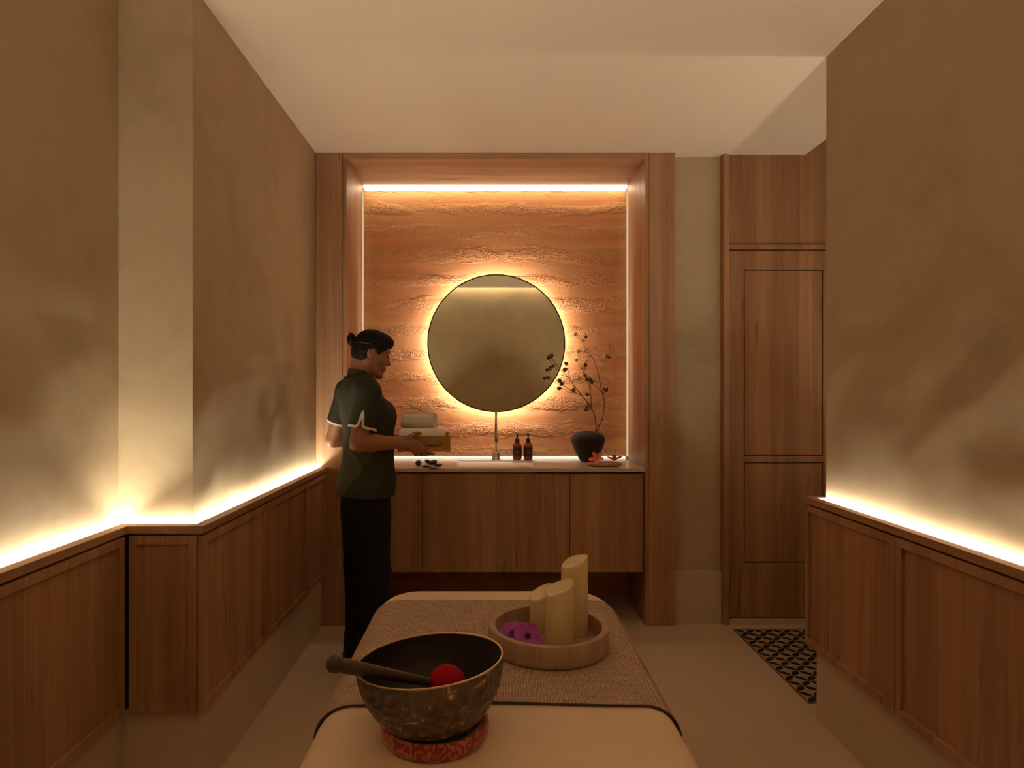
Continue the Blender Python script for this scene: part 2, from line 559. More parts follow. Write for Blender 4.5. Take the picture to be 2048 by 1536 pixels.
ce = MB()
ce.box(-1.5, 1.786, -0.27, 4.3, H, H + 0.14)
ce.box(1.786, 2.6, -0.27, 2.95, H, H + 0.14)
ce.box(1.786, 2.6, 2.95, 4.3, H + 0.093, H + 0.14)
struct(ce.build('ceiling', M['ceiling']))
cv = MB()
cv.box(-1.5, 2.6, YREAR, -0.27, H + 0.12, H + 0.14)
cv = struct(cv.build('trim_1', M['ceiling']))

w = MB().prism([(-1.45, -0.6), (XL0, -0.6), (XL0, YC), (XL1, YC), (XL1, 4.3), (-1.45, 4.3)], 0, H)
struct(w.build('wall_left', M['plaster']))
struct(MB().box(XR, 2.55, -0.6, YR, 0, H).build('wall_right', M['plaster']))
struct(MB().box(-1.5, 2.6, YREAR - 0.1, YREAR, 0, H + 0.14).build('wall_rear', M['plaster']))
struct(MB().box(1.0, 2.6, 3.61, 3.72, 0, H + 0.14).build('wall_back', M['plaster']))
struct(MB().box(2.4, 2.55, YR, 3.61, 0, H + 0.14).build('wall_side', M['plaster']))
struct(MB().box(XL1, 1.1, 4.07, 4.16, 0, H).build('wall_niche', M['earth']))

# light cove over the wall behind the camera
rl = thing('cove_light', 'hidden linear cove light over the wall behind the massage table', 'light', (0, -0.31, H + 0.1))
MB().box(-1.15, 1.3, -0.325, -0.295, H + 0.095, H + 0.11).build('light_strip', emitter('cove_glow', L_REAR), rl)

# wall ledges with their light channel: the cap has a lip, the strip lies behind it
LZ = 0.893
def ledge(name, path, out, label, wmat):
    t = thing(name, label, 'ledge', (path[-2][0], path[-2][1], LZ - 0.03))
    MB().sweep(path, [(0.001, LZ - 0.034), (out - 0.026, LZ - 0.034), (out - 0.026, LZ - 0.024), (out, LZ - 0.024), (out, LZ), (0.025, LZ), (0.025, LZ - 0.016), (0.001, LZ - 0.016)]).build('ledge_cap', wmat, t)
    MB().sweep(path, [(0.003, LZ - 0.0150), (0.014, LZ - 0.0150), (0.014, LZ - 0.0145), (0.003, LZ - 0.0145)]).build('light_strip', emitter(name + '_glow', L_LEDGE), t)
    MB().sweep(path, [(0.001, 0.30), (out - 0.022, 0.30), (out - 0.022, LZ - 0.0345), (0.001, LZ - 0.0345)]).build('backing', M['wood_gap_shade'], t)
    return t
pl = [(XL0, YREAR + 0.002), (XL0, YC), (XL1, YC), (XL1, 3.538)]
pr = [(2.399, 3.55), (2.399, YR), (XR, YR), (XR, YREAR + 0.002)]  # first leg, on the unseen vestibule side wall, added to brighten the vestibule
ledge('wall_ledge', pl, 0.064, 'stepped wooden ledge with a glowing strip along the left wall', M['wood_y'])
ledge('wall_ledge', pr, 0.060, 'straight wooden ledge with a glowing strip along the right wall, plus an added unseen stretch in the vestibule', M['wood_y'])
struct(MB().sweep(pl, [(0.001, 0.0), (0.034, 0.0), (0.034, 0.30), (0.001, 0.30)]).build('baseboard_left', M['stone']))
struct(MB().sweep(pr, [(0.001, 0.0), (0.025, 0.0), (0.025, 0.30), (0.001, 0.30)]).build('baseboard_right', M['stone']))
struct(MB().box(1.041, 1.318, 3.59, 3.61, 0, 0.295).build('baseboard_back', M['stone']))

def panel(org, du, nrm, width, label, group):
    """framed wainscot panel standing on org, running along du, facing nrm"""
    z0, z1, fw, th = 0.297, LZ - 0.032, 0.027, 0.020
    org, du, nrm = Vector(org), Vector(du), Vector(nrm)
    g = 0.0015
    t = thing('wainscot_panel', label, 'wall panel', (org.x + du.x * width / 2, org.y + du.y * width / 2, z0), group)
    def part(name, rects, n0, n1, b):
        m = MB()
        for a0, a1, b0, b1 in rects:
            p = [org + du * a for a in (a0, a1)]
            q = [p[0] + nrm * n0, p[1] + nrm * n1]
            xs = sorted((min((p[0] + nrm * n0).x, (p[0] + nrm * n1).x, (p[1] + nrm * n0).x, (p[1] + nrm * n1).x), max((p[0] + nrm * n0).x, (p[0] + nrm * n1).x, (p[1] + nrm * n0).x, (p[1] + nrm * n1).x)))
            ys = sorted((min((p[0] + nrm * n0).y, (p[0] + nrm * n1).y, (p[1] + nrm * n0).y, (p[1] + nrm * n1).y), max((p[0] + nrm * n0).y, (p[0] + nrm * n1).y, (p[1] + nrm * n0).y, (p[1] + nrm * n1).y)))
            m.box(xs[0], xs[1], ys[0], ys[1], b0, b1, b)
        m.build(name, M['wood'], t)
    part('stile', [(g, fw, z0, z1)], 0, th, 0.0012)
    part('stile', [(width - fw, width - g, z0, z1)], 0, th, 0.0012)
    part('rail', [(fw, width - fw, z1 - fw, z1)], 0, th, 0.0012)
    part('rail', [(fw, width - fw, z0, z0 + fw)], 0, th, 0.0012)
    part('infill', [(fw - 0.002, width - fw + 0.002, z0 + fw - 0.002, z1 - fw + 0.002)], 0, th - 0.011, 0.0)
GL, GR = 'wainscot panels along the left wall', 'wainscot panels along the right wall'
xo = XL0 + 0.064 - 0.021
panel((xo, 1.414, 0), (0, 1, 0), (1, 0, 0), 0.592, 'wide wooden wall panel left of the pier, cut by the left photo edge', GL)
panel((xo, 0.82, 0), (0, 1, 0), (1, 0, 0), 0.592, 'wooden wall panel of the recessed left wall, beside the massage table foot', GL)
yo = YC - 0.064 + 0.021
panel((XL0 + 0.068, yo, 0), (1, 0, 0), (0, -1, 0), 0.218, 'narrow wooden wall panel facing forward on the left pier', GL)
xo = XL1 + 0.064 - 0.021
panel((xo, 2.016, 0), (0, 1, 0), (1, 0, 0), 0.577, 'wooden wall panel on the left wall, first behind the pier corner', GL)
panel((xo, 2.594, 0), (0, 1, 0), (1, 0, 0), 0.577, 'wooden wall panel on the left wall, second behind the pier corner', GL)
panel((xo, 3.172, 0), (0, 1, 0), (1, 0, 0), 0.360, 'short wooden wall panel on the left wall, next to the niche surround behind the person', GL)
xo = XR - 0.060 + 0.021
panel((xo, 2.575, 0), (0, -1, 0), (-1, 0, 0), 0.572, 'wooden wall panel on the right wall, nearest the patterned floor tiles', GR)
panel((xo, 2.002, 0), (0, -1, 0), (-1, 0, 0), 0.600, 'wooden wall panel on the right wall, cut by the right photo edge', GR)
panel((xo, 1.400, 0), (0, -1, 0), (-1, 0, 0), 0.600, 'wooden wall panel on the right wall, nearest the camera', GR)
panel((1.300, YR + 0.039, 0), (1, 0, 0), (0, 1, 0), 0.55, 'wooden wall panel on the end of the right wall, facing the door', GR)

# ------------------------------------------------------------------ niche surround
YF = 3.54
t = thing('niche_surround', 'tall wooden surround framing the glowing earthen niche', 'surround', (0.03, YF, 0))
MB().box(XL1 + 0.002, -0.830, YF, 4.06, 0, H - 0.002, 0.0015).build('pilaster', M['wood'], t)
MB().box(0.8945, 1.040, YF, 3.66, 0, H - 0.002, 0.0015).build('pilaster', M['wood'], t)
MB().box(-0.828, -0.806, YF, 3.975, 0, 2.625, 0.001).build('side_lining', M['wood'], t)
MB().box(0.873, 0.8925, YF, 3.975, 0, 2.625, 0.001).build('side_lining', M['wood'], t)
MB().box(-0.828, 0.8925, YF, 4.0, 2.625, H - 0.002, 0.001).build('head_lining', M['wood_x'], t)
MB().box(-0.806, 0.873, 4.002, 4.068, 2.614, 2.624).build('top_light_strip', emitter('niche_top_glow', L_NICHE_TOP, (1.0, 0.83, 0.56)), t)
MB().box(-0.827, -0.815, 3.977, 4.066, 0.90, 2.61).build('side_glow_strip', emitter('niche_side_glow', L_NICHE_SIDE, (1.0, 0.75, 0.43)), t)  # both sides: dim glow standing in for the brightly lit lining edge
MB().box(0.881, 0.893, 3.977, 4.066, 0.90, 2.61).build('side_glow_strip', emitter('niche_side_glow_b', L_NICHE_SIDE, (1.0, 0.75, 0.43)), t)
MB().box(-0.804, 0.871, 4.052, 4.068, 0.886, 0.899).build('base_glow_band', emitter('niche_base_glow', L_NICHE_BASE), t)  # glowing band added to make the bright line along the counter back

# ------------------------------------------------------------------ vanity
CZ = 0.885
t = thing('vanity_cabinet', 'wall hung wooden vanity cabinet with four plain doors under the countertop', 'cabinet', (0.034, 3.8, 0.296))
c = MB()
c.box(-0.80, 0.868, 3.582, 4.06, 0.298, 0.316)
c.box(-0.80, -0.782, 3.582, 4.06, 0.316, 0.83).box(0.85, 0.868, 3.582, 4.06, 0.316, 0.83).box(-0.782, 0.85, 3.62, 3.63, 0.316, 0.83)
c.build('carcass', M['wood_gap_shade'], t)
for k in range(4):
    x0 = -0.799 + k * 0.4168
    MB().box(x0 + 0.0015, x0 + 0.4153, 3.562, 3.581, 0.297, 0.852, 0.001).build('door', M['wood'], t)

t = thing('countertop', 'cream vanity countertop with a sunken rectangular basin', 'countertop', (0.034, 3.8, 0.86))
bx0, bx1, by0, by1 = -0.205, 0.275, 3.615, 3.945
c = MB()
X0, X1, Y0, Y1 = -0.8045, 0.8715, 3.546, 4.066
for (a, b_, d, e) in ((X0, bx0, Y0, Y1), (bx1, X1, Y0, Y1), (bx0, bx1, Y0, by0), (bx0, bx1, by1, Y1)):
    c.box(a, b_, d, e, CZ - 0.019, CZ)
c.build('slab', M['counter'], t)
c = MB()
def rrect(x0, x1, y0, y1, r, z, n=6):
    out = []
    for cx, cy, a0 in ((x1 - r, y1 - r, 0), (x0 + r, y1 - r, 90), (x0 + r, y0 + r, 180), (x1 - r, y0 + r, 270)):
        for i in range(n + 1):
            a = R(a0 + 90 * i / n)
            out.append((cx + r * math.cos(a), cy + r * math.sin(a), z))
    return out
def ramp_ring(ins, r, dz):
    # the floor of the basin is a ramp, shallow at the back and deeper to the front
    out = rrect(bx0 + ins, bx1 - ins, by0 + ins, by1 - ins, r, 0)
    return [(x, y, CZ - 0.0005 - dz * (0.012 + 0.040 * (by1 - y) / (by1 - by0))) for x, y, z in out]
rings = [ramp_ring(0.0, 0.002, 0.0), ramp_ring(0.001, 0.020, 0.35), ramp_ring(0.008, 0.03, 0.85), ramp_ring(0.022, 0.04, 1.0)]
n = len(rings[0])
for rg in rings:
    c.v += rg
for i in range(3):
    for k in range(n):
        l = (k + 1) % n
        c.f.append((i * n + k, i * n + l, (i + 1) * n + l, (i + 1) * n + k)); c.m.append(0)
c.f.append(tuple(3 * n + k for k in range(n))); c.m.append(0)
auto_smooth(c.build('basin', M['counter'], t), 40)

# tap
t = thing('tap', 'slim chrome tap standing at the back of the basin', 'tap', (0.038, 3.985, CZ))
MB().lathe([(0, 0), (0.030, 0), (0.030, 0.003), (0.0235, 0.006), (0.0235, 0.045), (0.022, 0.048), (0, 0.048)], (0.038, 3.985, CZ), 32).build('base', M['steel'], t, True)
MB().lathe([(0.008, 0.046), (0.008, 0.10), (0.0095, 0.102)], (0.038, 3.985, CZ), 20).build('stem', M['steel'], t, True)
MB().lathe([(0.0, 0.098), (0.0125, 0.10), (0.0135, 0.115), (0.0125, 0.15), (0.009, 0.20), (0.0075, 0.25), (0.0075, 0.285), (0.0, 0.29)], (0.038, 3.985, CZ), 20).build('body', M['steel'], t, True)
MB().tube(catmull([(0.038, 3.985, CZ + 0.278), (0.038, 3.972, CZ + 0.295), (0.038, 3.945, CZ + 0.300), (0.038, 3.90, CZ + 0.296), (0.038, 3.882, CZ + 0.288)], 6), 0.0078, 12).build('spout', M['steel'], t, True)

# mirror with a glowing ring behind it
mx, mz, mr, my = 0.0395, 1.623, 0.4365, 3.985
t = thing('round_mirror', 'large round backlit mirror on the earthen niche wall', 'mirror', (mx, my, mz))
rot = Matrix.Translation((mx, my, mz)) @ Matrix.Rotation(R(90), 4, 'X')
MB().lathe([(0, 0.0), (mr - 0.003, 0.0), (mr - 0.003, 0.003)], seg=128).build('glass', M['mirror'], t, mtx=rot)
auto_smooth(MB().lathe([(mr - 0.0065, -0.004), (mr, -0.004), (mr, 0.014), (mr - 0.0065, 0.014)], seg=128, closed=True).build('rim', M['black_metal'], t, mtx=Matrix.Translation((mx, my, mz)) @ Matrix.Rotation(R(-90), 4, 'X')))
MB().lathe([(0, 0.0), (mr - 0.04, 0.0), (mr - 0.04, 0.055), (0, 0.055)], seg=96).build('mount', M['black_metal'], t, mtx=Matrix.Translation((mx, my + 0.012, mz)) @ Matrix.Rotation(R(-90), 4, 'X'))
MB().lathe([(mr - 0.038, 0.0), (mr - 0.030, 0.0), (mr - 0.030, 0.012), (mr - 0.038, 0.012)], seg=128, closed=True).build('light_ring', emitter('mirror_glow', L_MIRROR, (1.0, 0.885, 0.77)), t, mtx=Matrix.Translation((mx, my + 0.022, mz)) @ Matrix.Rotation(R(-90), 4, 'X'))

# ------------------------------------------------------------------ door
YD = 3.575
d = thing('door', 'wooden panelled door in the back wall beside the patterned floor', 'door', (1.8, YD, 0))
d.name = 'door_1'
d['kind'] = 'structure'
for q in ('category',):
    del d[q]
MB().box(1.354, 2.36, 3.598, 3.608, 0.036, 2.118).build('door_core', M['wood_gap_shade'], d)
def board(name, x0, x1, z0, z1, y=YD):
    MB().box(x0, x1, y, 3.598, z0, z1, 0.0015).build(name, M['wood'], d)
board('stile', 1.3545, 1.441, 0.036, 2.118)
board('stile', 1.890, 2.36, 0.036, 2.118)
board('rail', 1.441, 1.890, 2.011, 2.118)
board('rail', 1.441, 1.890, 0.9165, 0.9535)
board('rail', 1.441, 1.890, 0.036, 0.345)
board('upper_panel', 1.447, 1.884, 0.960, 2.005, YD + 0.003)
board('lower_panel', 1.447, 1.884, 0.351, 0.910, YD + 0.003)
tr = MB()
tr.box(1.319, 1.3515, 3.555, 3.609, 0, H - 0.002, 0.0015)
tr.box(1.3515, 2.398, 3.562, 3.609, 2.124, 2.150, 0.0015)
struct(tr.build('trim_2', M['wood']))
struct(MB().box(1.3515, 2.398, 3.572, 3.609, 2.152, H + 0.09, 0.001).build('trim_3', M['wood']))
struct(MB().box(1.3515, 2.33, 3.560, 3.609, 0.0, 0.028).build('trim_4', M['stone']))
# ------------------------------------------------------------------ massage table
TX, THW, TZ = 0.016, 0.362, 0.700
TY0, TY1 = 0.16, 2.03
t = thing('massage_table', 'massage table with wooden base in the middle of the room', 'massage table', (TX, 1.1, 0))
b = MB().box(TX - 0.28, TX + 0.28, TY0 + 0.10, TY1 - 0.12, 0.06, 0.46, 0.006)
b.build('base', M['wood'], t)
MB().box(TX - 0.25, TX + 0.25, TY0 + 0.14, TY1 - 0.16, 0.0, 0.06).build('plinth', M['wood_gap_shade'], t)
auto_smooth(MB().box(TX - THW + 0.03, TX + THW - 0.03, TY0 + 0.03, TY1 - 0.03, 0.46, TZ - 0.035, 0.02).build('cushion', plain('table_upholstery', (0.45, 0.36, 0.27), 0.7), t))

def pillow_sheet():
    m = MB()
    r, cr = 0.075, 0.13
    rings = []
    for i in range(11):
        a = R(90 * i / 10)
        ins, z = r * (1 - math.sin(a)), TZ - r * (1 - math.cos(a))
        rings.append((ins, z))
    for z in (0.58, 0.54, 0.50):
        rings.append((-0.002 * (0.625 - z) / 0.1, z))
    per = []
    def ring(ins, z):
        rr = max(cr - ins, 0.02)
        x0, x1, y0, y1 = TX - THW + ins, TX + THW - ins, TY0 + ins, TY1 - ins
        out = []
        for cx, cy, a0 in ((x1 - rr, y1 - rr, 0), (x0 + rr, y1 - rr, 90), (x0 + rr, y0 + rr, 180), (x1 - rr, y0 + rr, 270)):
            for i in range(17):
                a = R(a0 + 90 * i / 16)
                out.append((cx + rr * math.cos(a), cy + rr * math.sin(a), z))
        return out
    rs = [ring(*q) for q in rings]
    n = len(rs[0])
    for q in rs:
        m.v += q
    for i in range(len(rs) - 1):
        for k in range(n):
            l = (k + 1) % n
            m.f.append((i * n + k, (i + 1) * n + k, (i + 1) * n + l, i * n + l)); m.m.append(0)
    m.f.append(tuple(range(n))); m.m.append(0)
    return m
s = auto_smooth(pillow_sheet().build('bed_sheet', M['sheet']), 50)
tag(s, 'smooth cream sheet covering the massage table', 'sheet')

def runner():
    r, off = 0.075, 0.003
    half = []
    for z in (0.575, 0.60, 0.615):
        half.append((THW + off, z))
    for i in range(0, 13):
        a = R(90 - 90 * i / 12)
        half.append((THW - r + (r + off) * math.sin(a), TZ - r + (r + off) * math.cos(a)))
    prof = [(TX + x, z) for x, z in half] + [(TX + THW - r - 0.03 * k, TZ + off) for k in range(1, 19)] + [(TX - x, z) for x, z in half[::-1]]
    y0, y1, ny = 1.252, 1.865, 40
    th = 0.004
    m = MB()
    n = len(prof)
    nor = []
    for i in range(n):
        a, c = Vector(prof[max(i - 1, 0)]), Vector(prof[min(i + 1, n - 1)])
        tt = (c - a).normalized()
        nor.append((tt.y, -tt.x) if False else (-tt.y, tt.x))
    for side in (0, 1):
        for j in range(ny + 1):
            y = y0 + (y1 - y0) * j / ny
            for i, (x, z) in enumerate(prof):
                nx, nz = nor[i]
                if nx * (x - TX) + nz * 0.3 < 0:
                    nx, nz = -nx, -nz
                m.v.append((x + nx * th * side, y + 0.006 * math.sin(i * 0.31) * (1 - j / ny), z + nz * th * side))
    S = (ny + 1) * n
    for j in range(ny):
        for i in range(n - 1):
            for sd in (0, 1):
                a = sd * S + j * n + i
                m.f.append((a, a + 1, a + n + 1, a + n)); m.m.append(0)
    m.cur = 1
    for i in range(n - 1):
        for j in (0, ny):
            a = j * n + i
            m.f.append((a, a + 1, S + a + 1, S + a)); m.m.append(1)
    for j in range(ny):
        for i in (0, n - 1):
            a = j * n + i
            m.f.append((a, a + n, S + a + n, S + a)); m.m.append(0)
    return m
rn = auto_smooth(runner().build('bed_runner', [M['runner'], M['runner_edge']], weld=False), 60)
tag(rn, 'brown woven runner laid across the massage table', 'runner')

# ------------------------------------------------------------------ singing bowl, cushion, mallet
BX, BY, BZ = -0.100, 1.150, TZ
def prof_pts(keys, n=8):
    return [(p.x, p.y) for p in catmull([(a, b, 0) for a, b in keys], n)]
cu = MB().lathe(prof_pts([(0.058, 0.001), (0.089, 0.001), (0.0955, 0.007), (0.0980, 0.018), (0.0965, 0.029), (0.0915, 0.0325), (0.083, 0.0262), (0.072, 0.0175), (0.060, 0.0115)], 4) + [(0.057, 0.006)], (BX, BY, BZ + 0.0012), 72, closed=True)
cu = auto_smooth(cu.build('ring_cushion', M['brocade']), 60)
tag(cu, 'red brocade ring cushion under the singing bowl', 'cushion')
outer = prof_pts([(0.0, 0.0), (0.045, 0.001), (0.075, 0.012), (0.100, 0.036), (0.119, 0.070), (0.128, 0.102), (0.130, 0.124)], 7)
inner = prof_pts([(0.1265, 0.124), (0.1245, 0.102), (0.115, 0.072), (0.096, 0.041), (0.072, 0.019), (0.044, 0.008), (0.0, 0.007)], 7)
prof = outer + [(0.1295, 0.1262), (0.1272, 0.1262)] + inner
mats = [0] * (len(outer) - 1) + [2, 2, 2] + [1] * (len(inner) - 1)
tilt = Matrix.Translation((BX, BY, BZ + 0.0140)) @ Matrix.Diagonal((1.035, 1.035, 0.99, 1.0)) @ Matrix.Rotation(R(-4.5), 4, 'Y') @ Matrix.Rotation(R(-2.6), 4, 'X')
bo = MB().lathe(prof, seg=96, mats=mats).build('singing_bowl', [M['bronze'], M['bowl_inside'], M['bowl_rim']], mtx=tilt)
auto_smooth(bo, 50)
tag(bo, 'hammered bronze singing bowl on the red cushion', 'bowl')

ball_c = Vector((-0.080, 1.160, 0.785))
end_c = Vector((-0.266, 1.058, 0.870))
mt = thing('mallet', 'wooden mallet with red felt head leaning in the singing bowl', 'mallet', ball_c)
dirv = (end_c - ball_c).normalized()
L = (end_c - ball_c).length
hp = [ball_c + dirv * (L * f) for f in (0.05, 0.18, 0.3, 0.45, 0.6, 0.75, 0.86, 0.905, 0.92, 0.94, 0.97, 1.0, 1.025, 1.04)]
hr = [0.0065, 0.0075, 0.0085, 0.0095, 0.0105, 0.0115, 0.0125, 0.0125, 0.0105, 0.0125, 0.0142, 0.0138, 0.010, 0.003]
auto_smooth(MB().tube(hp, hr, 20).build('handle', M['mallet_wood'], mt), 60)
MB().ball(ball_c, 0.0365, None, 32, 20).build('felt_head', M['red_felt'], mt, True)

# ------------------------------------------------------------------ tray with candles and orchids
QX, QY, QZ = 0.142, 1.535, TZ + 0.0072
tp = [(0.0, 0.0), (0.138, 0.0), (0.143, 0.003), (0.1455, 0.010), (0.146, 0.049), (0.1445, 0.0525), (0.141, 0.054), (0.132, 0.0535), (0.1290, 0.051), (0.128, 0.012), (0.125, 0.009), (0.0, 0.009)]
tr_ = auto_smooth(MB().lathe(tp, (QX, QY, QZ), 96).build('round_tray', M['tray_wood']), 40)
tag(tr_, 'round pale wooden tray holding candles on the runner', 'tray')
FZ = QZ + 0.009

def candle(x, y, r, h, slope, az, label):
    m = MB()
    seg, base = 48, 0
    dx, dy = math.cos(R(az)), math.sin(R(az))
    def top(px, py):
        return h + slope * (px * dx + py * dy)
    keys = [(0.0, 0, 0), (r * 0.93, 0, 0), (r, 0.004, 0), (r, None, -0.004), (r * 0.985, None, -0.001), (r * 0.95, None, 0.0), (r * 0.86, None, -0.003), (r * 0.6, None, -0.006), (0.0, None, -0.007)]
    n = len(keys)
    for i in range(seg):
        a = 2 * math.pi * i / seg
        for rr, z, dz in keys:
            px, py = rr * math.cos(a), rr * math.sin(a)
            wob = 0.0012 * math.sin(3 * a + x * 40) if z is None else 0
            m.v.append((x + px, y + py, FZ + (z if z is not None else top(px, py) + dz + wob)))
    for i in range(seg):
        j = (i + 1) % seg
        for k in range(n - 1):
            m.f.append((i * n + k, j * n + k, j * n + k + 1, i * n + k + 1)); m.m.append(0)
    o = auto_smooth(m.build('candle', M['wax']), 50)
    tag(o, label, 'candle', 'ivory pillar candles in the round tray')
candle(0.2125, 1.583, 0.0335, 0.183, 0.42, 15, 'tallest ivory pillar candle with slanted top at the back right of the tray')
candle(0.164, 1.487, 0.0335, 0.148, 0.45, 20, 'middle height ivory candle with slanted top at the front of the tray')
candle(0.135, 1.621, 0.0335, 0.094, 0.45, 25, 'shortest ivory candle at the back left, half hidden behind another candle')

def petal(m, c, az, tilt_, length, width, curl=0.3, base=0.1, n=6):
    """curved petal with a real thickness"""
    A = Matrix.Rotation(R(az), 3, 'Z') @ Matrix.Rotation(R(-tilt_), 3, 'Y')
    c = Vector(c)
    st = len(m.v)
    th = 0.0007
    for side in (-1, 1):
        for i in range(n + 1):
            t_ = i / n
            w_ = width * (base + (1 - base) * math.sin(math.pi * min(1, t_ * 0.82 + 0.04)) ** 0.8) * (1.0 if t_ < 0.98 else 0.5)
            for k in (-1, -0.5, 0, 0.5, 1):
                q = Vector((length * t_, w_ * k, curl * length * (0.25 * k * k * 0.6 - (t_ ** 2) * 0.6) + side * th))
                m.v.append(tuple(c + A @ q))
    S = (n + 1) * 5
    for i in range(n):
        for k in range(4):
            for sd in (0, 1):
                a = st + sd * S + i * 5 + k
                m.f.append((a, a + 1, a + 6, a + 5)); m.m.append(0)
        for k in (0, 4):
            a = st + i * 5 + k
            m.f.append((a, a + 5, S + a + 5, S + a)); m.m.append(0)
    for k in range(4):
        for i in (0, n):
            a = st + i * 5 + k
            m.f.append((a, a + 1, S + a + 1, S + a)); m.m.append(0)

def orchid(c, az, tl, size, label):
    t = thing('orchid', label, 'flower', c, 'purple orchids in the round tray')
    M3 = Matrix.Translation(c) @ Matrix.Rotation(R(az), 4, 'Z') @ Matrix.Rotation(R(tl), 4, 'Y')
    for a, ln, wd in ((180, 1.0, 0.40), (55, 0.95, 0.36), (305, 0.95, 0.36), (112, 1.05, 0.66), (248, 1.05, 0.66)):
        m = MB()
        petal(m, (0, 0, 0), a, 12, size * ln, size * wd, 0.35, 0.18)
        auto_smooth(m.build('petal', M['orchid'], t, weld=False, mtx=M3), 70)
    m = MB()
    m.ball((0, 0, size * 0.12), (size * 0.22, size * 0.2, size * 0.22), None, 12, 8)
    petal(m, (0, 0, size * 0.1), 0, 20, size * 0.5, size * 0.22, 0.4)
    auto_smooth(m.build('lip', M['orchid_lip'], t, weld=False, mtx=M3), 70)
orchid((0.056, 1.545, FZ + 0.017), 250, 38, 0.031, 'purple orchid bloom furthest left in the tray')
orchid((0.090, 1.515, FZ + 0.022), 280, 55, 0.031, 'purple orchid bloom lying beside the shortest candle, middle of three')
orchid((0.100, 1.462, FZ + 0.013), 300, 24, 0.027, 'purple orchid bloom nearest the tray front rim')

# ------------------------------------------------------------------ things on the countertop
def bottle(x, y, label):
    t = thing('pump_bottle', label, 'bottle', (x, y, CZ), 'amber pump bottles by the tap')
    c = (x, y, CZ)
    auto_smooth(MB().lathe([(0, 0.001), (0.022, 0.001), (0.026, 0.004), (0.0285, 0.012), (0.0295, 0.02), (0.0295, 0.083), (0.028, 0.093), (0.0225, 0.102), (0.0155, 0.108), (0.0145, 0.112), (0, 0.112)], c, 40).build('bottle_body', M['amber'], t), 50)
    auto_smooth(MB().lathe([(0, 0.108), (0.0135, 0.108), (0.0150, 0.112), (0.0150, 0.130), (0.0125, 0.137), (0.006, 0.140), (0.0052, 0.142), (0.0045, 0.158), (0.0, 0.158)], c, 28).build('pump_collar', M['black_plastic'], t), 40)
    h = MB().lathe([(0, 0.156), (0.0068, 0.156), (0.0080, 0.160), (0.0080, 0.168), (0.006, 0.171), (0, 0.171)], c, 20)
    h.tube([(x, y, CZ + 0.165), (x, y - 0.02, CZ + 0.166), (x, y - 0.034, CZ + 0.162)], [0.0045, 0.004, 0.003], 10)
    auto_smooth(h.build('pump_head', M['black_plastic'], t), 50)
    # label wrapped on the front with its emblem and lines of print
    m = MB()
    def arc(a0, a1, z0, z1, r, n=16):
        st = len(m.v)
        for i in range(n + 1):
            a = R(-90 + a0 + (a1 - a0) * i / n)
            for rr in (r, r + 0.0004):
                for z in (z0, z1):
                    m.v.append((x + rr * math.cos(a), y + rr * math.sin(a), CZ + z))
        for i in range(n):
            a = st + i * 4
            for p, q in ((0, 1), (2, 3), (0, 2), (1, 3)):
                m.f.append((a + p, a + q, a + 4 + q, a + 4 + p)); m.m.append(0)
        for a in (st, st + n * 4):
            m.f.append((a, a + 1, a + 3, a + 2)); m.m.append(0)
    arc(-62, 62, 0.024, 0.082, 0.0296)
    lb = m.build('label', M['label'], t, weld=False)
    m = MB()
    # emblem: a small tree-like crest of three strokes over a bar, then the name and two smaller lines
    arc(-2.0, 2.0, 0.0565, 0.0645, 0.0301, 2)
    arc(-7, -4, 0.0585, 0.0620, 0.0301, 2)
    arc(4, 7, 0.0585, 0.0620, 0.0301, 2)
    for k in range(9):
        arc(-38 + 8.6 * k, -38 + 8.6 * k + 5.8, 0.0515, 0.0538, 0.0301, 2)
    arc(-15, 15, 0.0455, 0.0465, 0.0301, 4)
    arc(-38, 38, 0.0275, 0.0285, 0.0301, 8)
    p = m.build('label_print', M['print'], lb, weld=False)
    p.parent = lb
bottle(0.1715, 3.975, 'amber glass pump bottle with black pump, nearer the tap')
bottle(0.2405, 3.975, 'amber glass pump bottle with black pump, nearer the dark vase')

VX, VY = 0.608, 3.905
va = MB().lathe(prof_pts([(0.0, 0.001), (0.044, 0.001), (0.050, 0.006), (0.072, 0.045), (0.096, 0.098), (0.105, 0.130), (0.098, 0.158), (0.074, 0.176), (0.052, 0.182), (0.049, 0.184), (0.045, 0.181), (0.05, 0.172), (0.09, 0.14), (0.092, 0.12), (0.05, 0.02), (0.0, 0.012)], 6), (VX, VY, CZ), 64)
va = auto_smooth(va.build('vase', M['clay']), 60)
tag(va, 'squat dark matte vase on the right of the countertop', 'vase')

def zp(px, py, dy=0.0):
    """a point of the branch plane, measured on the photograph, to room coordinates"""
    X, Y = 1080 + px / 6.983, 650 + py / 6.983
    d_ = VY + dy
    s_ = 1260 / d_
    return Vector(((X - 980) / s_, d_, 1.33 - (Y - 779) / s_))

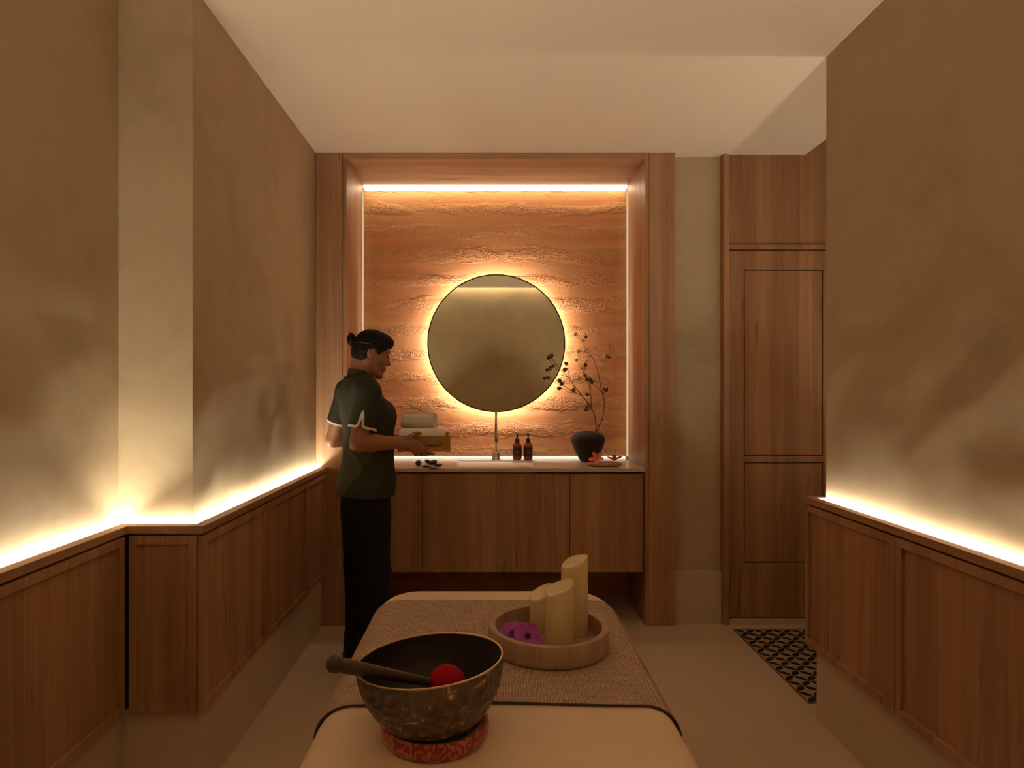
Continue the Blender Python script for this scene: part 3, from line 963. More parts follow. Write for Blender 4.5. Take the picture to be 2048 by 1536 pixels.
def branch(stems, pods, label, pale=()):
    t = thing('dried_branch', label, 'branch', (VX, VY, CZ + 0.02), 'dried branches in the dark vase')
    for i, (keys, r0, r1) in enumerate(stems):
        pts = [zp(k[0], k[1], k[2] if len(k) > 2 else 0) for k in keys]
        if i == 0:
            pts = [Vector((VX + 0.01, VY, CZ + 0.03))] + pts
        pts = catmull(pts, 5)
        n = len(pts)
        m = MB().tube(pts, [(r0 + (r1 - r0) * j / (n - 1)) / 1000 * (1 + 0.12 * math.sin(j * 1.7)) for j in range(n)], 7)
        m.build('stem' if i == 0 else 'twig', M['bark_pale'] if i in pale else M['bark'], t, True)
    for px, py, sz, az, pl_, dy in pods:
        rot = Matrix.Rotation(R(az), 3, 'Y') @ Matrix.Rotation(R(20), 3, 'X')
        def egg(q):
            k = 1.0 - 0.35 * max(0, q.z) + 0.08 * math.sin(3 * math.atan2(q.y, q.x))
            return Vector((q.x * k, q.y * k, q.z))
        m = MB().ball(zp(px, py, dy), (sz * 0.00052, sz * 0.00045, sz * 0.00066), rot, 12, 8, egg)
        m.tube([zp(px, py, dy) + rot @ Vector((0, 0, sz * 0.0007)), zp(px, py, dy) + rot @ Vector((0, 0, sz * 0.0012))], [0.0018, 0.0004], 5)
        m.build('seed_pod', M['pod_pale'] if pl_ else M['pod'], t, True)
branch([([(785, 1500), (845, 1370), (885, 1250), (897, 1090), (875, 970), (850, 870), (825, 740), (800, 620), (745, 475, 0.02), (640, 320, 0.03), (575, 215, 0.04), (515, 135, 0.04)], 4.2, 1.1),
        ([(828, 735), (880, 600), (908, 470, -0.02), (940, 350, -0.03), (975, 270, -0.03)], 2.4, 0.9),
        ([(862, 935), (790, 860, -0.03), (720, 810, -0.05), (690, 775, -0.06)], 2.4, 1.2),
        ([(878, 975), (905, 935, -0.02), (925, 905, -0.03)], 2.2, 1.2),
        ([(720, 450, 0.02), (660, 430, 0.03), (610, 410, 0.04), (545, 370, 0.04)], 1.5, 0.8),
        ([(640, 320, 0.03), (632, 260, 0.03), (640, 175, 0.03)], 1.4, 0.8),
        ([(905, 470, -0.02), (945, 450, -0.03), (965, 445, -0.03)], 1.4, 0.8)],
       [(500, 128, 20, 60, 1, 0.04), (642, 165, 19, 10, 0, 0.03), (605, 212, 17, -50, 1, 0.03), (545, 365, 21, 80, 1, 0.04), (632, 365, 18, -10, 1, 0.04), (972, 265, 20, 15, 1, -0.03),
        (935, 435, 17, -40, 0, -0.03), (968, 448, 18, 80, 0, -0.03), (852, 610, 22, -60, 1, -0.01), (705, 765, 25, -30, 0, -0.06), (725, 795, 22, 60, 0, -0.05), (925, 905, 24, 30, 0, -0.03), (890, 890, 16, -20, 0, -0.03), (640, 600, 15, 20, 1, 0.02)],
       'taller dried branch with pale pods, curving to the right side of the vase', pale=(4, 5, 1))
branch([([(775, 1500), (768, 1290), (712, 1155), (590, 990), (500, 880), (415, 765), (285, 615), (215, 530, -0.01), (160, 455, -0.02)], 4.2, 1.2),
        ([(505, 955), (420, 905, -0.01), (330, 845, -0.02), (260, 800, -0.03), (200, 775, -0.03), (120, 740, -0.03)], 2.2, 0.9),
        ([(590, 990), (545, 970), (500, 950)], 2.4, 2.2),
        ([(470, 945, -0.01), (400, 940, -0.02), (350, 900, -0.03), (285, 885, -0.03)], 1.6, 0.9),
        ([(415, 765), (400, 690, 0.02), (395, 640, 0.03), (410, 590, 0.03), (372, 545, 0.03)], 1.8, 0.8),
        ([(715, 1145), (712, 1000, -0.02), (700, 920, -0.03), (675, 820, -0.04), (650, 740, -0.05), (642, 640, -0.05), (636, 565, -0.05)], 2.4, 1.0),
        ([(715, 1200), (690, 1180, -0.02), (655, 1165, -0.03)], 1.8, 1.0),
        ([(645, 735, -0.05), (600, 650, -0.06), (560, 590, -0.06), (512, 495, -0.06)], 1.6, 0.8),
        ([(715, 900, -0.03), (705, 800, -0.05), (690, 760, -0.05)], 1.4, 0.9)],
       [(160, 430, 26, 20, 0, -0.02), (185, 572, 20, 50, 0, -0.01), (135, 615, 20, 90, 0, -0.01), (110, 735, 22, 90, 0, -0.03), (275, 775, 23, 120, 0, -0.03), (305, 822, 25, 60, 0, -0.02), (270, 885, 23, 90, 0, -0.03),
        (470, 910, 25, 10, 0, -0.01), (365, 540, 23, -60, 0, 0.03), (350, 622, 25, 70, 0, 0.03), (635, 558, 23, 5, 0, -0.05), (628, 705, 20, -20, 0, -0.05), (655, 758, 20, 30, 0, -0.05), (512, 490, 17, 40, 1, -0.06), (590, 605, 15, 20, 1, -0.06),
        (552, 742, 16, 80, 1, -0.04), (660, 972, 22, -70, 0, -0.02), (658, 1140, 23, 30, 0, -0.03), (645, 1182, 24, 70, 0, -0.03)],
       'lower dried branch with brown pods, leaning left from the vase in front of the mirror', pale=(7,))

# black pebbles
def pebble(px, py, rx, ry, rz, az, label, zoff=0.0, roll=0):
    X, Y = 820 + px / 25.6, 910 + py / 25.6
    s_ = (Y - 779) / (1.33 - CZ - zoff)
    d_ = 1260 / s_ + ry * 0.6
    x = (X - 980) / s_
    rot = Matrix.Rotation(R(az), 3, 'Z') @ Matrix.Rotation(R(roll), 3, 'Y')
    m = MB().ball((x, d_, CZ + zoff + rz), (rx, ry, rz), rot, 24, 14, lambda q: q * (1 + 0.05 * math.sin(2.3 * q.x + az) + 0.04 * math.cos(3.1 * q.y)))
    o = m.build('pebble', M['pebble'], None, True)
    tag(o, label, 'stone', 'black massage pebbles on the countertop')
pebble(420, 560, 0.0185, 0.0175, 0.0155, 20, 'round black pebble standing apart on the left of the pebbles')
pebble(900, 440, 0.018, 0.015, 0.0115, -20, 'small black pebble at the back left of the pebble cluster', 0, 12)
pebble(1180, 500, 0.026, 0.020, 0.0125, 15, 'largest black pebble at the back middle of the pebble cluster', 0, -16)
pebble(1440, 590, 0.0235, 0.018, 0.0085, -10, 'flat black pebble at the right end of the pebble cluster')
pebble(840, 640, 0.026, 0.020, 0.006, 10, 'thin flat black pebble at the front left of the pebble cluster')
pebble(1200, 715, 0.0275, 0.018, 0.0055, 0, 'thin flat black pebble at the front, closest to the counter edge')

# soap stone with two coral flowers
SX, SY = 0.668, 3.665
so = MB().ball((SX, SY, CZ + 0.012), (0.102, 0.055, 0.012), None, 40, 16, lambda q: Vector((q.x, q.y, max(-1, min(1, q.z * 1.5)) * (0.93 + 0.07 * math.sin(5 * q.x)))))
so = auto_smooth(so.build('flower_dish', M['tan_stone']), 60)
tag(so, 'low tan stone dish with flowers at the countertop right end', 'dish')
def blossom(c, az, tl, n, size, label):
    t = thing('coral_flower', label, 'flower', c, 'coral flowers on the stone dish')
    M3 = Matrix.Translation(c) @ Matrix.Rotation(R(az), 4, 'Z') @ Matrix.Rotation(R(tl), 4, 'Y')
    for k in range(n):
        m = MB()
        petal(m, (0, 0, 0), 360 * k / n, 28 + 14 * (k % 2), size * (1 + 0.1 * math.sin(k * 2)), size * 0.27, 0.3, 0.25)
        auto_smooth(m.build('petal', M['coral'], t, weld=False, mtx=M3), 70)
    m = MB().ball((0, 0, 0.004), (0.006, 0.006, 0.007), None, 10, 8)
    m.tube([(0, 0, 0.005), (0.003, 0, 0.02)], [0.0015, 0.001], 6)
    m.build('flower_centre', M['yellow'], t, True, mtx=M3)
blossom((SX - 0.046, SY - 0.012, CZ + 0.043), 250, 62, 5, 0.047, 'coral pink flower on the left of the dish, against the vase')
blossom((SX + 0.055, SY + 0.002, CZ + 0.031), 80, 22, 6, 0.048, 'coral pink flower spread open on the right of the dish')
# ------------------------------------------------------------------ signed-distance modelling for the person
class Vol:
    def __init__(self, lo, hi, h):
        self.lo = np.array(lo, float)
        self.h = h
        self.n = np.ceil((np.array(hi, float) - self.lo) / h).astype(int) + 1
        self.F = np.full(tuple(self.n), 0.2, np.float32)
    def grid(self, lo, hi):
        a = np.clip(np.floor((np.array(lo) - self.lo) / self.h).astype(int), 0, self.n)
        b = np.clip(np.ceil((np.array(hi) - self.lo) / self.h).astype(int) + 1, 0, self.n)
        if (b <= a).any():
            return None
        sl = tuple(slice(int(p), int(q)) for p, q in zip(a, b))
        ax = [(self.lo[i] + self.h * np.arange(a[i], b[i])).astype(np.float32) for i in range(3)]
        return sl, ax[0][:, None, None], ax[1][None, :, None], ax[2][None, None, :]
    def put(self, sl, d, k, mode):
        A = self.F[sl]
        if mode == 'add':
            hh = np.maximum(k - np.abs(A - d), 0) / max(k, 1e-6)
            self.F[sl] = np.minimum(A, d) - hh * hh * k * 0.25
        elif mode == 'cut':
            d = -d
            hh = np.maximum(k - np.abs(A - d), 0) / max(k, 1e-6)
            self.F[sl] = np.maximum(A, d) + hh * hh * k * 0.25
    def cone(self, a, b, ra, rb, k=0.01, mode='add', clip=None, flat=None):
        a, b = np.array(a, float), np.array(b, float)
        p = max(ra, rb) + k + 0.02
        g = self.grid(np.minimum(a, b) - p, np.maximum(a, b) + p)
        if g is None:
            return
        sl, X, Y, Z = g
        ab = b - a
        t = np.clip(((X - a[0]) * ab[0] + (Y - a[1]) * ab[1] + (Z - a[2]) * ab[2]) / (ab @ ab), 0, 1)
        d = np.sqrt((X - a[0] - t * ab[0]) ** 2 + (Y - a[1] - t * ab[1]) ** 2 + (Z - a[2] - t * ab[2]) ** 2) - (ra + (rb - ra) * t)
        if clip is not None:
            c, nn = clip
            d = np.maximum(d, (X - c[0]) * nn[0] + (Y - c[1]) * nn[1] + (Z - c[2]) * nn[2])
        self.put(sl, d, k, mode)
    def chain(self, pts, rs, k=0.008):
        for i in range(len(pts) - 1):
            self.cone(pts[i], pts[i + 1], rs[i], rs[i + 1], k)
    def ell(self, c, r, rot=None, k=0.01, mode='add', clips=()):
        c, r = np.array(c, float), np.array(r, float)
        p = r.max() + k + 0.02
        g = self.grid(c - p, c + p)
        if g is None:
            return
        sl, X, Y, Z = g
        x, y, z = X - c[0], Y - c[1], Z - c[2]
        if rot is not None:
            x, y, z = [rot[0][i] * x + rot[1][i] * y + rot[2][i] * z for i in range(3)]
        k0 = np.sqrt((x / r[0]) ** 2 + (y / r[1]) ** 2 + (z / r[2]) ** 2)
        k1 = np.sqrt((x / r[0] ** 2) ** 2 + (y / r[1] ** 2) ** 2 + (z / r[2] ** 2) ** 2) + 1e-6
        d = k0 * (k0 - 1) / k1
        for cc, nn in clips:
            d = np.maximum(d, (X - cc[0]) * nn[0] + (Y - cc[1]) * nn[1] + (Z - cc[2]) * nn[2])
        self.put(sl, d, k, mode)
    def loft(self, st, yaw, off=0.0, k=0.02, fold=None):
        """stations (z, cx, cy, a along facing, b across) as elliptic sections"""
        st = sorted(st)
        zs = np.array([s[0] for s in st])
        g = self.grid((self.lo[0], self.lo[1], zs[0] - 0.03), (self.lo[0] + self.h * self.n[0], self.lo[1] + self.h * self.n[1], zs[-1] + 0.03))
        sl, X, Y, Z = g
        zc = np.clip(Z.ravel(), zs[0], zs[-1])
        zf = np.linspace(zs[0], zs[-1], 200)
        def itp(i):
            v = np.interp(zf, zs, np.array([s[i] for s in st]))
            kern = np.ones(19) / 19
            v = np.convolve(np.pad(v, 9, mode='edge'), kern, 'valid')
            return np.interp(zc, zf, v)[None, None, :].astype(np.float32)
        cx, cy, a, b = itp(1), itp(2), itp(3) + off, itp(4) + off
        dx, dy = X - cx, Y - cy
        u = dx * math.cos(yaw) + dy * math.sin(yaw)
        v = dx * math.sin(yaw) - dy * math.cos(yaw)
        q = np.sqrt((u / a) ** 2 + (v / b) ** 2) + 1e-6
        d = (q - 1) * np.minimum(a, b) * 1.08
        if fold is not None:
            d = d + fold(np.arctan2(v / b, u / a), Z)
        d = np.maximum(d, np.maximum(zs[0] - Z, Z - zs[-1]))
        self.put(sl, d, k, 'add')
    def half(self, c, nn, lo=None, hi=None, k=0.002):
        g = self.grid(self.lo if lo is None else lo, self.lo + self.h * self.n if hi is None else hi)
        sl, X, Y, Z = g
        d = (X - c[0]) * nn[0] + (Y - c[1]) * nn[1] + (Z - c[2]) * nn[2]
        self.F[sl] = np.maximum(self.F[sl], d)
    def sample(self, p):
        q = (np.array(p) - self.lo) / self.h
        i = np.clip(np.floor(q).astype(int), 0, self.n - 2)
        f = q - i
        C = self.F[i[0]:i[0] + 2, i[1]:i[1] + 2, i[2]:i[2] + 2]
        C = C[0] * (1 - f[0]) + C[1] * f[0]
        C = C[0] * (1 - f[1]) + C[1] * f[1]
        return C[0] * (1 - f[2]) + C[1] * f[2]
    def mesh(self, name):
        """surface nets"""
        F = self.F
        S = F < 0
        A = S[:-1, :-1, :-1]
        cnt = np.zeros(A.shape, np.int8)
        for i in (0, 1):
            for j in (0, 1):
                for k in (0, 1):
                    cnt += S[i:S.shape[0] - 1 + i, j:S.shape[1] - 1 + j, k:S.shape[2] - 1 + k]
        act = np.argwhere((cnt > 0) & (cnt < 8))
        idm = np.full(A.shape, -1, np.int32)
        idm[act[:, 0], act[:, 1], act[:, 2]] = np.arange(len(act))
        corners = [(i, j, k) for i in (0, 1) for j in (0, 1) for k in (0, 1)]
        V = np.stack([F[act[:, 0] + c[0], act[:, 1] + c[1], act[:, 2] + c[2]] for c in corners], 1)
        pos = np.zeros((len(act), 3))
        num = np.zeros(len(act))
        for a in range(8):
            for b in range(a + 1, 8):
                ca, cb = np.array(corners[a]), np.array(corners[b])
                if np.abs(ca - cb).sum() != 1:
                    continue
                va, vb = V[:, a], V[:, b]
                mk = (va < 0) != (vb < 0)
                t = np.where(mk, va / np.where(mk, va - vb, 1), 0)
                pos += np.where(mk[:, None], ca + (cb - ca) * t[:, None], 0)
                num += mk
        co = self.lo + self.h * (act + pos / num[:, None])
        quads = []
        for ax in range(3):
            s0 = [slice(None)] * 3
            s1 = [slice(None)] * 3
            s0[ax], s1[ax] = slice(0, -1), slice(1, None)
            ch = np.argwhere(S[tuple(s0)] != S[tuple(s1)])
            o1, o2 = [(1, 2), (2, 0), (0, 1)][ax]
            ok = (ch[:, o1] > 0) & (ch[:, o2] > 0) & (ch[:, o1] < F.shape[o1] - 1) & (ch[:, o2] < F.shape[o2] - 1)
            ch = ch[ok]
            ins = S[ch[:, 0], ch[:, 1], ch[:, 2]]
            def cell(d1, d2):
                c = ch.copy()
                c[:, o1] -= d1
                c[:, o2] -= d2
                return idm[c[:, 0], c[:, 1], c[:, 2]]
            q = np.stack([cell(1, 1), cell(0, 1), cell(0, 0), cell(1, 0)], 1)
            q[~ins] = q[~ins][:, ::-1]
            quads.append(q)
        q = np.concatenate(quads)
        me = bpy.data.meshes.new(name)
        me.vertices.add(len(co))
        me.vertices.foreach_set('co', co.astype(np.float32).ravel())
        me.loops.add(len(q) * 4)
        me.loops.foreach_set('vertex_index', q.astype(np.int32).ravel())
        me.polygons.add(len(q))
        me.polygons.foreach_set('loop_start', np.arange(0, len(q) * 4, 4, dtype=np.int32))
        me.update(calc_edges=True)
        me.validate()
        return me

YAW = R(32)
FW = np.array((math.cos(YAW), math.sin(YAW), 0))
RT = np.array((math.sin(YAW), -math.cos(YAW), 0))
PC = np.array((-0.592, 3.05, 0.0))
def P(f, r, z):
    return PC + FW * f + RT * r + np.array((0, 0, z))

person = thing('person', 'person in olive uniform tunic and black trousers holding a box of rolled towels', 'person', (PC[0], PC[1], 0))

SHR, ELR, WRR = np.array((-0.560, 2.892, 1.318)), np.array((-0.597, 2.862, 1.088)), np.array((-0.414, 2.922, 1.083))
SHL, ELL_, WRL = np.array((-0.712, 3.150, 1.322)), np.array((-0.790, 3.188, 1.078)), np.array((-0.553, 3.262, 1.072))
TOR = [(0.80, -0.012, 0, 0.128, 0.178), (0.90, -0.008, 0, 0.124, 0.172), (0.98, 0.004, 0, 0.112, 0.152), (1.04, 0.006, 0, 0.109, 0.146), (1.12, 0.004, 0, 0.112, 0.150), (1.20, -0.002, 0, 0.117, 0.156), (1.26, -0.020, 0, 0.104, 0.162), (1.32, -0.042, 0, 0.080, 0.160), (1.36, -0.047, 0, 0.064, 0.125), (1.385, -0.046, 0, 0.055, 0.085)]
def tor(extra=0.0, sel=lambda z: True):
    return [(z, PC[0] + FW[0] * f, PC[1] + FW[1] * f, a + extra, b + extra) for z, f, _, a, b in TOR if sel(z)]

# head frame
HY, HP = R(15), R(17)
hf = np.array((math.cos(HY) * math.cos(HP), math.sin(HY) * math.cos(HP), -math.sin(HP)))
hu = np.array((math.cos(HY) * math.sin(HP), math.sin(HY) * math.sin(HP), math.cos(HP)))
hl = np.cross(hu, hf)
HC = np.array((-0.580, 3.055, 1.508))
HR = np.stack([hf, hl, hu], 1)      # columns: forward, left, up
def hp_(x, y, z):
    return HC + hf * x + hl * y + hu * z

def head_skin(v):
    E = lambda c, r, k=0.012, mode='add', rot=HR: v.ell(hp_(*c), r, rot, k, mode)
    E((-0.003, 0, 0.027), (0.081, 0.072, 0.081))
    E((0.030, 0, -0.018), (0.060, 0.060, 0.082), 0.02)
    E((0.012, 0, -0.055), (0.058, 0.052, 0.050), 0.02)
    for s in (-1, 1):
        v.cone(hp_(-0.006, 0.052 * s, -0.045), hp_(0.030, 0.040 * s, -0.077), 0.017, 0.016, 0.018)
        v.cone(hp_(0.030, 0.040 * s, -0.077), hp_(0.068, 0.012 * s, -0.091), 0.016, 0.016, 0.018)
        E((0.058, 0.040 * s, -0.022), (0.026, 0.022, 0.024), 0.02)
        E((0.074, 0.030 * s, 0.030), (0.016, 0.026, 0.010), 0.014)
        E((0.092, 0.030 * s, 0.008), (0.014, 0.017, 0.012), 0.010, 'cut')
        E((0.072, 0.031 * s, 0.006), (0.0145, 0.015, 0.0125), 0.004)
        E((0.0930, 0.0105 * s, -0.029), (0.009, 0.0075, 0.0068), 0.006)
        # ears
        er = HR @ np.array(Matrix.Rotation(R(-14), 3, 'Y'))
        E((-0.004, 0.0755 * s, 0.002), (0.0195, 0.0085, 0.032), 0.004, 'add', er)
        E((0.003, 0.0840 * s, 0.007), (0.0115, 0.0085, 0.021), 0.003, 'cut', er)
        E((0.004, 0.074 * s, 0.000), (0.006, 0.006, 0.008), 0.004)
        E((0.001, 0.073 * s, -0.024), (0.009, 0.0065, 0.009), 0.005)
    v.cone(hp_(0.079, 0, 0.014), hp_(0.098, 0, -0.024), 0.0065, 0.0088, 0.012)
    E((0.101, 0, -0.026), (0.0100, 0.0095, 0.0085), 0.008)
    E((0.074, 0, -0.093), (0.018, 0.022, 0.016), 0.014)
    E((0.080, 0, -0.055), (0.012, 0.026, 0.016), 0.014)
    E((0.0905, 0, -0.0575), (0.0068, 0.021, 0.0048), 0.004)
    E((0.0880, 0, -0.0685), (0.0074, 0.018, 0.0058), 0.004)
    for s in (-1, 1):
        v.cone(hp_(0.0985, 0, -0.0632), hp_(0.0835, 0.025 * s, -0.0575), 0.0016, 0.0022, 0.002, 'cut')

HANDR = dict(
    palm=[((-0.396, 2.923, 1.082), (0.026, 0.0155, 0.024)), ((-0.372, 2.921, 1.074), (0.036, 0.0155, 0.031)), ((-0.350, 2.921, 1.066), (0.026, 0.0150, 0.030))],
    thumb=([(-0.392, 2.923, 1.092), (-0.368, 2.921, 1.112), (-0.347, 2.929, 1.1245), (-0.326, 2.943, 1.1265)], [0.014, 0.0115, 0.0095, 0.0078]),
    fingers=[([(-0.338, 2.920, 1.084), (-0.306, 2.921, 1.055), (-0.284, 2.929, 1.036), (-0.264, 2.944, 1.0285)], [0.0105, 0.0092, 0.0082, 0.0068]),
             ([(-0.334, 2.919, 1.068), (-0.312, 2.921, 1.040), (-0.300, 2.937, 1.0275), (-0.291, 2.956, 1.0270)], [0.0105, 0.0094, 0.0084, 0.0070]),
             ([(-0.338, 2.920, 1.053), (-0.326, 2.924, 1.030), (-0.319, 2.942, 1.0262), (-0.314, 2.960, 1.0270)], [0.0100, 0.0090, 0.0080, 0.0068]),
             ([(-0.350, 2.922, 1.044), (-0.345, 2.929, 1.0275), (-0.342, 2.945, 1.0265), (-0.340, 2.957, 1.0280)], [0.0090, 0.0080, 0.0070, 0.0060])])
def hand_far():
    """the far hand: same build on the far wall of the box"""
    def mirror(p):
        return (p[0] - 0.055, 6.136 - p[1] + 0.0, p[2])
    h = dict(palm=[(mirror(c), r) for c, r in HANDR['palm']], thumb=([mirror(p) for p in HANDR['thumb'][0]], HANDR['thumb'][1]),
             fingers=[([mirror(p) for p in a], b) for a, b in HANDR['fingers']])
    return h

def put_hand(v, h, wrist):
    for c, r in h['palm']:
        v.ell(c, r, None, 0.010)
    v.cone(wrist, h['palm'][0][0], 0.0245, 0.021, 0.015)
    for pts, rs in h['fingers'] + [h['thumb']]:
        v.chain(pts, rs, 0.004)

bv = Vol((-0.87, 2.78, 0.0), (-0.20, 3.33, 1.64), 0.0034)
bv.loft([s for s in tor(-0.030)], YAW, 0, 0.02)
for s in (-1, 1):
    bv.cone(P(-0.01, 0.075 * s, 0.84), P(0.0, 0.080 * s, 0.46), 0.064, 0.052, 0.03)
    bv.cone(P(0.0, 0.082 * s, 0.46), P(-0.015, 0.080 * s, 0.10), 0.053, 0.036, 0.03)
    bv.cone(P(-0.015, 0.080 * s, 0.07), P(0.11, 0.090 * s, 0.035), 0.034, 0.022, 0.03)
for sh, el, wr in ((SHR, ELR, WRR), (SHL, ELL_, WRL)):
    bv.cone(sh, el, 0.048, 0.040, 0.03)
    mid = el * 0.68 + wr * 0.32
    bv.cone(el, mid, 0.0405, 0.0405, 0.012)
    bv.cone(mid, wr, 0.0405, 0.0255, 0.012)
put_hand(bv, HANDR, WRR)
put_hand(bv, hand_far(), WRL)
bv.cone(P(-0.045, 0, 1.34), hp_(-0.025, 0, -0.045), 0.056, 0.051, 0.03)
bv.cone(P(-0.035, 0, 1.36), hp_(0.0, 0, -0.06), 0.046, 0.042, 0.02)
head_skin(bv)
body = link('body', bv.mesh('body'), [M['skin'], M['lip']], person, True)
# the lips are their own colour
pc = np.empty(len(body.data.polygons) * 3, np.float32)
body.data.polygons.foreach_get('center', pc)
loc = (pc.reshape(-1, 3) - HC) @ HR
lipm = (np.abs(loc[:, 2] + 0.0635) < 0.0095 * np.sqrt(np.clip(1 - (loc[:, 1] / 0.023) ** 2, 0, 1))) & (loc[:, 0] > 0.080)
body.data.polygons.foreach_set('material_index', lipm.astype(np.int32))
for s in (-1, 1):
    c = hp_(0.0745, 0.031 * s, 0.005)
    MB().ball(c, 0.0128, None, 16, 12).build('eye', M['eye'], person, True)
    pts = [hp_(0.087 - 0.35 * (abs(y) - 0.012) ** 1.3, y * s, 0.030 + 0.10 * (abs(y) - 0.012) - 2.2 * (abs(y) - 0.012) ** 2) for y in (0.012, 0.020, 0.028, 0.036, 0.044, 0.050)]
    MB().tube(pts, [0.0022, 0.0032, 0.0034, 0.003, 0.0024, 0.001], 6).build('eyebrow', M['hair'], person, True)
    pts = [hp_(0.0885 - 0.4 * abs(y - 0.031) ** 1.0 * 0.6, y * s, 0.006 + 0.002 * math.sin((y - 0.017) / 0.028 * math.pi)) for y in (0.017, 0.024, 0.031, 0.038, 0.045)]
    MB().tube(pts, [0.0008, 0.0014, 0.0018, 0.0016, 0.0008], 6).build('eyelash', M['hair'], person, True)

# hair pulled back into a low bun
hv = Vol(HC - 0.17, HC + 0.16, 0.0028)
def HN(x, y, z):
    return hf * x + hl * y + hu * z
def nrm(v):
    return v / np.linalg.norm(v)
hv.ell(hp_(-0.003, 0, 0.028), (0.0885, 0.0785, 0.086), HR, 0.006, 'add', [(hp_(0.010, 0, 0.024), nrm(HN(0.42, 0, -1.0)))])
hv.ell(hp_(-0.010, 0, 0.010), (0.0835, 0.0765, 0.095), HR, 0.006, 'add', [(hp_(-0.024, 0, 0.0), nrm(HN(1.0, 0, 0.10))), (hp_(-0.05, 0, -0.060), nrm(HN(0.3, 0, -1.0)))])
hv.ell(hp_(0.040, 0, 0.072), (0.056, 0.060, 0.036), HR, 0.02)
for s in (-1, 1):
    hv.cone(hp_(0.070, 0.030 * s, 0.074), hp_(0.052, 0.062 * s, 0.034), 0.016, 0.010, 0.015)
    hv.cone(hp_(0.052, 0.062 * s, 0.036), hp_(0.034, 0.069 * s, 0.006), 0.010, 0.005, 0.012)
    hv.cone(hp_(0.034, 0.068 * s, 0.012), hp_(0.002, 0.073 * s, 0.036), 0.007, 0.010, 0.014)
    hv.cone(hp_(0.000, 0.072 * s, 0.036), hp_(-0.030, 0.072 * s, 0.000), 0.010, 0.010, 0.015)
g = hv.grid(hv.lo, hv.lo + hv.h * hv.n)
lx = (g[1] - HC[0]) * hf[0] + (g[2] - HC[1]) * hf[1] + (g[3] - HC[2]) * hf[2]
ly = (g[1] - HC[0]) * hl[0] + (g[2] - HC[1]) * hl[1] + (g[3] - HC[2]) * hl[2]
hv.F += (0.0009 * np.sin(ly * 480 + lx * 60)).astype(np.float32)
hair = link('hair', hv.mesh('hair'), M['hair'], person, True)
bunv = Vol(hp_(-0.106, 0, 0.036) - 0.06, hp_(-0.106, 0, 0.036) + 0.06, 0.0025)
bc = hp_(-0.106, 0, 0.036)
bunv.ell(bc, (0.021, 0.026, 0.026), HR, 0.004)
for k in range(14):
    a0, a1 = k * 0.62, (k + 1) * 0.62
    rr = 0.0185
    q = lambda a: bc + HN(-0.004 + 0.006 * math.sin(a * 0.5), rr * math.cos(a), rr * math.sin(a) * 1.05)
    bunv.cone(q(a0), q(a1), 0.0085, 0.0085, 0.003)
bunv.cone(hp_(-0.07, 0, 0.026), bc, 0.018, 0.012, 0.008)
bunv.cone(hp_(-0.076, 0, 0.0), hp_(-0.102, 0, 0.014), 0.010, 0.012, 0.008)
link('hair_bun', bunv.mesh('hair_bun'), M['hair'], person, True)
band = [hp_(-0.003 + 0.0895 * math.cos(R(q)), 0.0798 * math.sin(R(q)), 0.020 + 0.016 * (q - 185) / 80) for q in range(185, 271, 5)]
MB().tube(band, 0.0014, 6).build('hair_band', M['hairband'], person, True)

# tunic
tv = Vol((-0.90, 2.77, 0.80), (-0.40, 3.30, 1.45), 0.0034)
def fold(th, Z):
    low = np.clip((1.13 - Z) / 0.08, 0, 1) * np.clip((Z - 0.80) / 0.06, 0.35, 1)
    up = np.clip((Z - 1.10) / 0.06, 0, 1) * np.clip((1.33 - Z) / 0.05, 0, 1)
    r1 = (1 - np.abs(np.sin(th * 3.1 + 16 * (Z - 1.0)))) ** 2
    r2 = (1 - np.abs(np.sin(th * 2.3 - 11 * (Z - 1.0) + 0.7))) ** 3
    r3 = (1 - np.abs(np.sin(th * 2.6 + 5 * Z + 0.4))) ** 2
    return (-0.0065 * low * r1 - 0.005 * low * r2 - 0.005 * up * r3).astype(np.float32)
tv.loft(tor(0.004), YAW, 0, 0.01, fold)
tv.ell(P(0.060, 0.075, 1.205), (0.053, 0.060, 0.066), None, 0.03)
tv.ell(P(0.060, -0.075, 1.205), (0.053, 0.060, 0.066), None, 0.03)
HEM = {}
for nm, sh, el, flare in (('r', SHR, ELR, 0.0575), ('l', SHL, ELL_, 0.057)):
    ax = (el - sh) / np.linalg.norm(el - sh)
    hem = sh + ax * 0.172
    HEM[nm] = (sh, ax, hem)
    root = P(-0.045, 0.09 if nm == 'r' else -0.09, 1.345)
    tv.cone(root, sh, 0.055, 0.057, 0.03)
    tv.cone(sh, sh + ax * 0.26, 0.057, flare + 0.003, 0.022, clip=(hem, ax))
    # open sleeve
    tv.cone(sh + ax * 0.10, el + ax * 0.1, 0.046, 0.049, 0.002, 'cut')
tv.cone(P(-0.045, 0, 1.35), hp_(-0.022, 0, -0.06), 0.063, 0.060, 0.02, clip=(P(-0.04, 0, 1.424), nrm(hu * 0.8 + np.array((0.0, 0, 0.4)) - hf * 0.1)))
tv.cone(P(-0.040, 0, 1.37), hp_(-0.015, 0, -0.03), 0.0545, 0.054, 0.006, 'cut')
# side slit and hem
tv.half((0, 0, 0.826), (0, 0, -1.0))
sl_c = P(0.030, 0.185, 0.86)
tv.cone(sl_c + np.array((0, 0, -0.08)), sl_c + np.array((0, 0, 0.085)), 0.005, 0.002, 0.002, 'cut')
